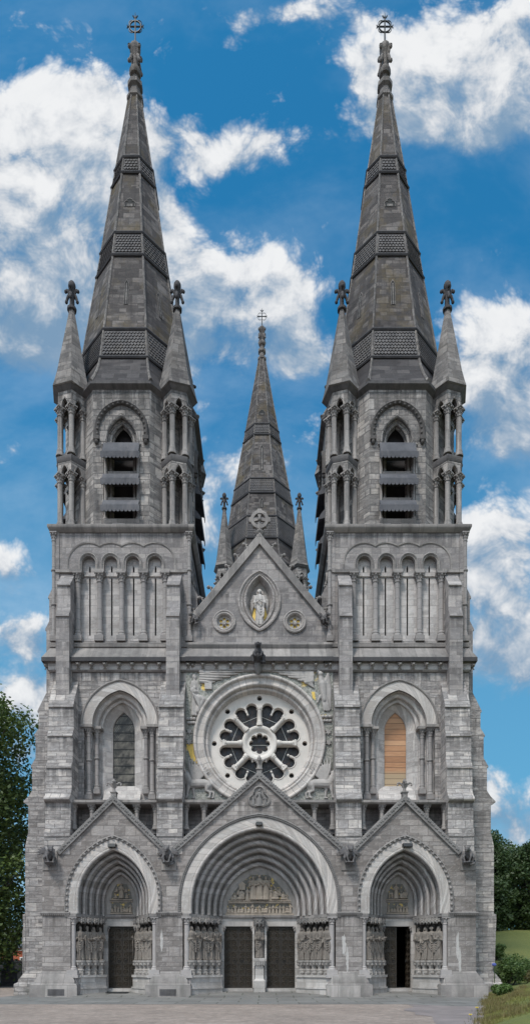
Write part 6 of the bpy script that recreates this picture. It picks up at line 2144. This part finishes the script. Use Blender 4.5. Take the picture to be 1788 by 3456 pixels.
MB().tube([(0, 0, 0), (0, 0, 4.2)], .07, 10).build('pipe', M['trim'], dp); MB().lathe([(.1, 0), (.1, .12)], (0, 0, 1.4), 10).lathe([(.1, 0), (.1, .12)], (0, 0, 3.2), 10).build('clip', M['trim'], dp)

# ================================================================== SKY, SUN, CAMERA
SUN_EL, SUN_AZ = 56.0, 208.0      # degrees; azimuth clockwise from +y
w = bpy.data.worlds.new('World'); S.world = w; w.use_nodes = True
nt = w.node_tree; nt.nodes.clear(); T = NT(nt)
out = T.n('ShaderNodeOutputWorld'); bg = T.n('ShaderNodeBackground'); T.l(bg.outputs[0], out.inputs[0])
sky = T.n('ShaderNodeTexSky'); sky.sky_type = 'NISHITA'; sky.sun_disc = False
sky.sun_elevation = R(SUN_EL); sky.sun_rotation = R(SUN_AZ)
tc = T.n('ShaderNodeTexCoord'); d = tc.outputs['Generated']
s = T.sep(d)
ya = T.math('MAXIMUM', T.math('ABSOLUTE', s[1]), .12)
u = T.math('DIVIDE', s[0], ya); v = T.math('DIVIDE', s[2], ya)
uv0 = T.comb(u, v, T.math('MULTIPLY', T.math('LESS_THAN', s[1], 0.0), 7.0))
CL = [  # cloud heads: centre and half size as bearings (tangents), strength
 (60, 430, 190, 130, 1), (230, 380, 130, 120, .9), (60, 620, 220, 190, 1), (260, 640, 220, 170, 1), (420, 600, 130, 130, .9), (110, 880, 260, 200, 1), (330, 880, 230, 200, 1), (90, 1130, 230, 150, .9), (520, 690, 75, 60, .7), (330, 300, 60, 80, .45),
 (560, 440, 140, 90, .75), (680, 420, 80, 60, .4), (860, 470, 95, 75, .8), (740, 530, 130, 45, .7),
 (740, 980, 130, 95, 1), (900, 970, 110, 100, 1), (960, 1080, 110, 120, .95), (800, 1160, 210, 90, .9), (1020, 1190, 110, 70, .6), (600, 1130, 110, 130, .8), (760, 790, 28, 35, .45), (600, 900, 60, 70, .6),
 (1230, 220, 80, 70, .6), (1420, 280, 160, 140, 1), (1560, 240, 180, 150, 1), (1720, 130, 150, 130, .95), (1740, 330, 170, 130, 1), (1560, 400, 160, 90, .8), (1330, 380, 120, 90, .8), (1180, 470, 90, 60, .55), (1560, 500, 60, 70, .5),
 (1700, 1130, 140, 110, 1), (1760, 1300, 160, 190, 1), (1640, 1240, 130, 130, .8), (1750, 1480, 150, 90, .5),
 (1740, 1800, 160, 120, .9), (1640, 1900, 120, 120, .7), (1720, 2050, 170, 130, .8), (1650, 2190, 150, 100, .8), (1780, 2180, 90, 140, .6),
 (80, 2330, 150, 80, .9), (30, 2130, 110, 70, .7), (100, 2170, 110, 90, .6), (10, 1880, 60, 80, .8), (130, 1850, 90, 90, .35), (100, 1480, 90, 60, .4),
 (760, 1600, 130, 110, .65), (1020, 1620, 90, 110, .35), (680, 1760, 90, 90, .6), (1660, 2600, 70, 60, .6), (1740, 2740, 160, 90, .7), (60, 2480, 120, 120, .6), (1700, 2880, 200, 100, .5),
 (950, 30, 230, 60, .5), (820, 80, 70, 50, .35), (1080, 60, 150, 60, .45), (790, 130, 40, 40, .3), (1250, 1450, 200, 40, .1)]
grp = bpy.data.node_groups.new('cloud_cover', 'ShaderNodeTree')
grp.interface.new_socket('p', in_out='INPUT', socket_type='NodeSocketVector'); grp.interface.new_socket('d', in_out='OUTPUT', socket_type='NodeSocketFloat'); grp.interface.new_socket('top', in_out='OUTPUT', socket_type='NodeSocketFloat')
G = NT(grp); gi = G.n('NodeGroupInput'); go = G.n('NodeGroupOutput')
acc = top = None
SH = {(110, 880): -.25, (330, 880): -.2, (90, 1130): -.8, (800, 1160): -.45, (600, 1130): -.4, (1560, 400): -.3, (1330, 380): -.1, (1750, 1480): -.6, (1650, 2190): -.5, (1740, 2740): -.7, (1720, 2050): -.25, (1760, 1300): -.15, (30, 2130): -.4, (60, 2480): -.5, (60, 430): .35, (230, 380): .35, (740, 980): .3, (900, 970): .35, (1420, 280): .2, (1560, 240): .2, (1700, 1130): .35, (1740, 1800): .3}
for px, py, rx_, ry_, k in CL:
    sx, sy = F / (rx_ * 1.15), F / (ry_ * 1.15)
    nd = G.n('ShaderNodeVectorMath', operation='MULTIPLY_ADD')
    G.l(gi.outputs[0], nd.inputs[0]); nd.inputs[1].default_value = (sx, sy, 0); nd.inputs[2].default_value = (-(px - CX) / F * sx, -(HY - py) / F * sy, 0)
    q = nd.outputs[0]
    t = G.math('EXPONENT', G.math('SUBTRACT', math.log(k), G.vec('DOT_PRODUCT', q, q)))
    qy = G.math('ADD', G.vec('DOT_PRODUCT', q, (-.2, .75, 0.0)), SH.get((px, py), 0.0))
    if acc is None: acc, top = t, G.math('MULTIPLY', t, qy)
    else: acc, top = G.math('ADD', acc, t), G.math('MULTIPLY_ADD', t, qy, top)
G.l(acc, go.inputs[0]); G.l(top, go.inputs[1])
def cover(p):
    g = T.n('ShaderNodeGroup'); g.node_tree = grp; T.put(g.inputs[0], p); return g.outputs[0], g.outputs[1]
def fbm(p):
    a = T.noise(p, 6.0, 10, .6, .1)
    vo = T.n('ShaderNodeTexVoronoi', voronoi_dimensions='2D', feature='SMOOTH_F1'); T.l(p, vo.inputs['Vector'])
    vo.inputs['Scale'].default_value = 9.0; vo.inputs['Detail'].default_value = 4.0; vo.inputs['Roughness'].default_value = .6; vo.inputs['Lacunarity'].default_value = 2.2; vo.inputs['Smoothness'].default_value = .35
    puff = T.math('SUBTRACT', .42, vo.outputs['Distance'])
    return T.math('ADD', T.math('MULTIPLY', T.math('SUBTRACT', a, .5), 1.9), T.math('MULTIPLY', puff, .9))
warp = T.n('ShaderNodeTexNoise'); T.l(uv0, warp.inputs['Vector']); warp.inputs['Scale'].default_value = 5.0; warp.inputs['Detail'].default_value = 3
wv = T.vec('SCALE', T.vec('SUBTRACT', warp.outputs['Color'], (.5, .5, .5)), None, .09)
p1 = T.vec('ADD', uv0, wv)
behind = T.math('LESS_THAN', s[1], 0.0)
back = T.math('MULTIPLY', T.mapr(T.noise(uv0, 1.6, 4), .3, .6), .9)
f1 = fbm(p1)
craw, ctop = cover(p1)
c1 = T.math('MINIMUM', craw, 1.25)
c1 = T.math('ADD', T.math('MULTIPLY', c1, T.math('SUBTRACT', 1.0, behind)), T.math('MULTIPLY', back, behind))
den = T.math('ADD', c1, T.math('MULTIPLY', f1, .75))
# light side and shaded side of each head: compare with the cover a little higher up
p2 = T.vec('ADD', p1, (-.012, .04, 0))
f2 = fbm(p2)
lit = T.math('ADD', T.math('MULTIPLY', T.math('DIVIDE', ctop, T.math('ADD', craw, .25)), .62), T.math('MULTIPLY', T.math('SUBTRACT', f1, f2), .6))
lf = T.mapr(lit, -.5, .5, 0, 1, True)
soft = T.math('ADD', .5, T.math('MULTIPLY', T.math('SUBTRACT', 1.0, lf), .45))   # shaded undersides melt into the air
alpha = T.math('MULTIPLY', T.mapr(den, -.08, soft, 0, 1, True), .98)
veil = T.math('MULTIPLY', T.mapr(T.noise(T.comb(u, T.math('MULTIPLY', v, 1.6)), 2.6, 6, .6, .3), .4, .75, 0, 1, True), T.mapr(s[2], .9, .3, .12, .55))
fine = T.noise(p1, 16.0, 6, .6)
lf = T.math('ADD', lf, T.math('MULTIPLY', T.math('SUBTRACT', fine, .5), .35), clamp=True)
ccol = T.ramp(lf, [(0.0, (.22, .36, .53)), (.35, (.45, .54, .65)), (.7, (.76, .79, .83)), (1.0, (.96, .97, .98))])
hs = T.n('ShaderNodeHueSaturation'); T.l(sky.outputs[0], hs.inputs['Color']); hs.inputs['Saturation'].default_value = SKY_SAT
blue = T.mix(1.0, hs.outputs[0], (SKY_MUL[0], SKY_MUL[1], SKY_MUL[2]), 'MULTIPLY')
elev = T.mapr(s[2], .0, .66)           # air near the horizon is paler
blue = T.mix(T.ramp(elev, [(0.0, .95), (.25, .85), (.6, .66), (.85, .36), (1.0, .06)]), blue, (1.15, 2.9, 4.5))
ck = T.mix(1.0, ccol, (CLOUD_K, CLOUD_K, CLOUD_K), 'MULTIPLY')
ckb = T.mix(behind, ck, T.mix(1.0, ck, (BACK_K * 1.05, BACK_K * 1.0, BACK_K * .95), 'MULTIPLY'))  # unseen clouds behind the camera, boosted and warmed as frontal fill light
blue = T.mix(veil, blue, (4.2, 5.4, 6.6))
tot = T.mix(alpha, blue, ckb)
low = T.mapr(s[2], -.02, .0, 0, 1)
tot = T.mix(low, (.9, .9, .9), tot)
T.l(tot, bg.inputs[0]); bg.inputs[1].default_value = SKY_STR
sun = bpy.data.lights.new('sun', 'SUN'); sun.energy = SUN_E; sun.angle = R(SUN_ANG); sun.color = (1.0, .95, .88)
so = bpy.data.objects.new('sun', sun); COL.objects.link(so)
az, el = R(SUN_AZ), R(SUN_EL)
sd = Vector((math.sin(az) * math.cos(el), math.cos(az) * math.cos(el), math.sin(el)))
so.rotation_euler = (-sd).to_track_quat('-Z', 'Y').to_euler(); so.location = sd * 80
cam = bpy.data.cameras.new('camera'); cam.sensor_fit = 'VERTICAL'; cam.sensor_height = 36; cam.sensor_width = 36
cam.lens = F / 3456 * 36; cam.shift_y = (HY - 1728) / 3456; cam.clip_end = 3000; cam.clip_start = .1
co = bpy.data.objects.new('camera', cam); COL.objects.link(co)
co.location = (CAMX, -D, EYE); co.rotation_euler = (PI / 2, 0, 0)
S.camera = co
S.view_settings.view_transform = 'Standard'; S.view_settings.look = 'None'; S.view_settings.gamma = 1; S.view_settings.exposure = EXPOSURE
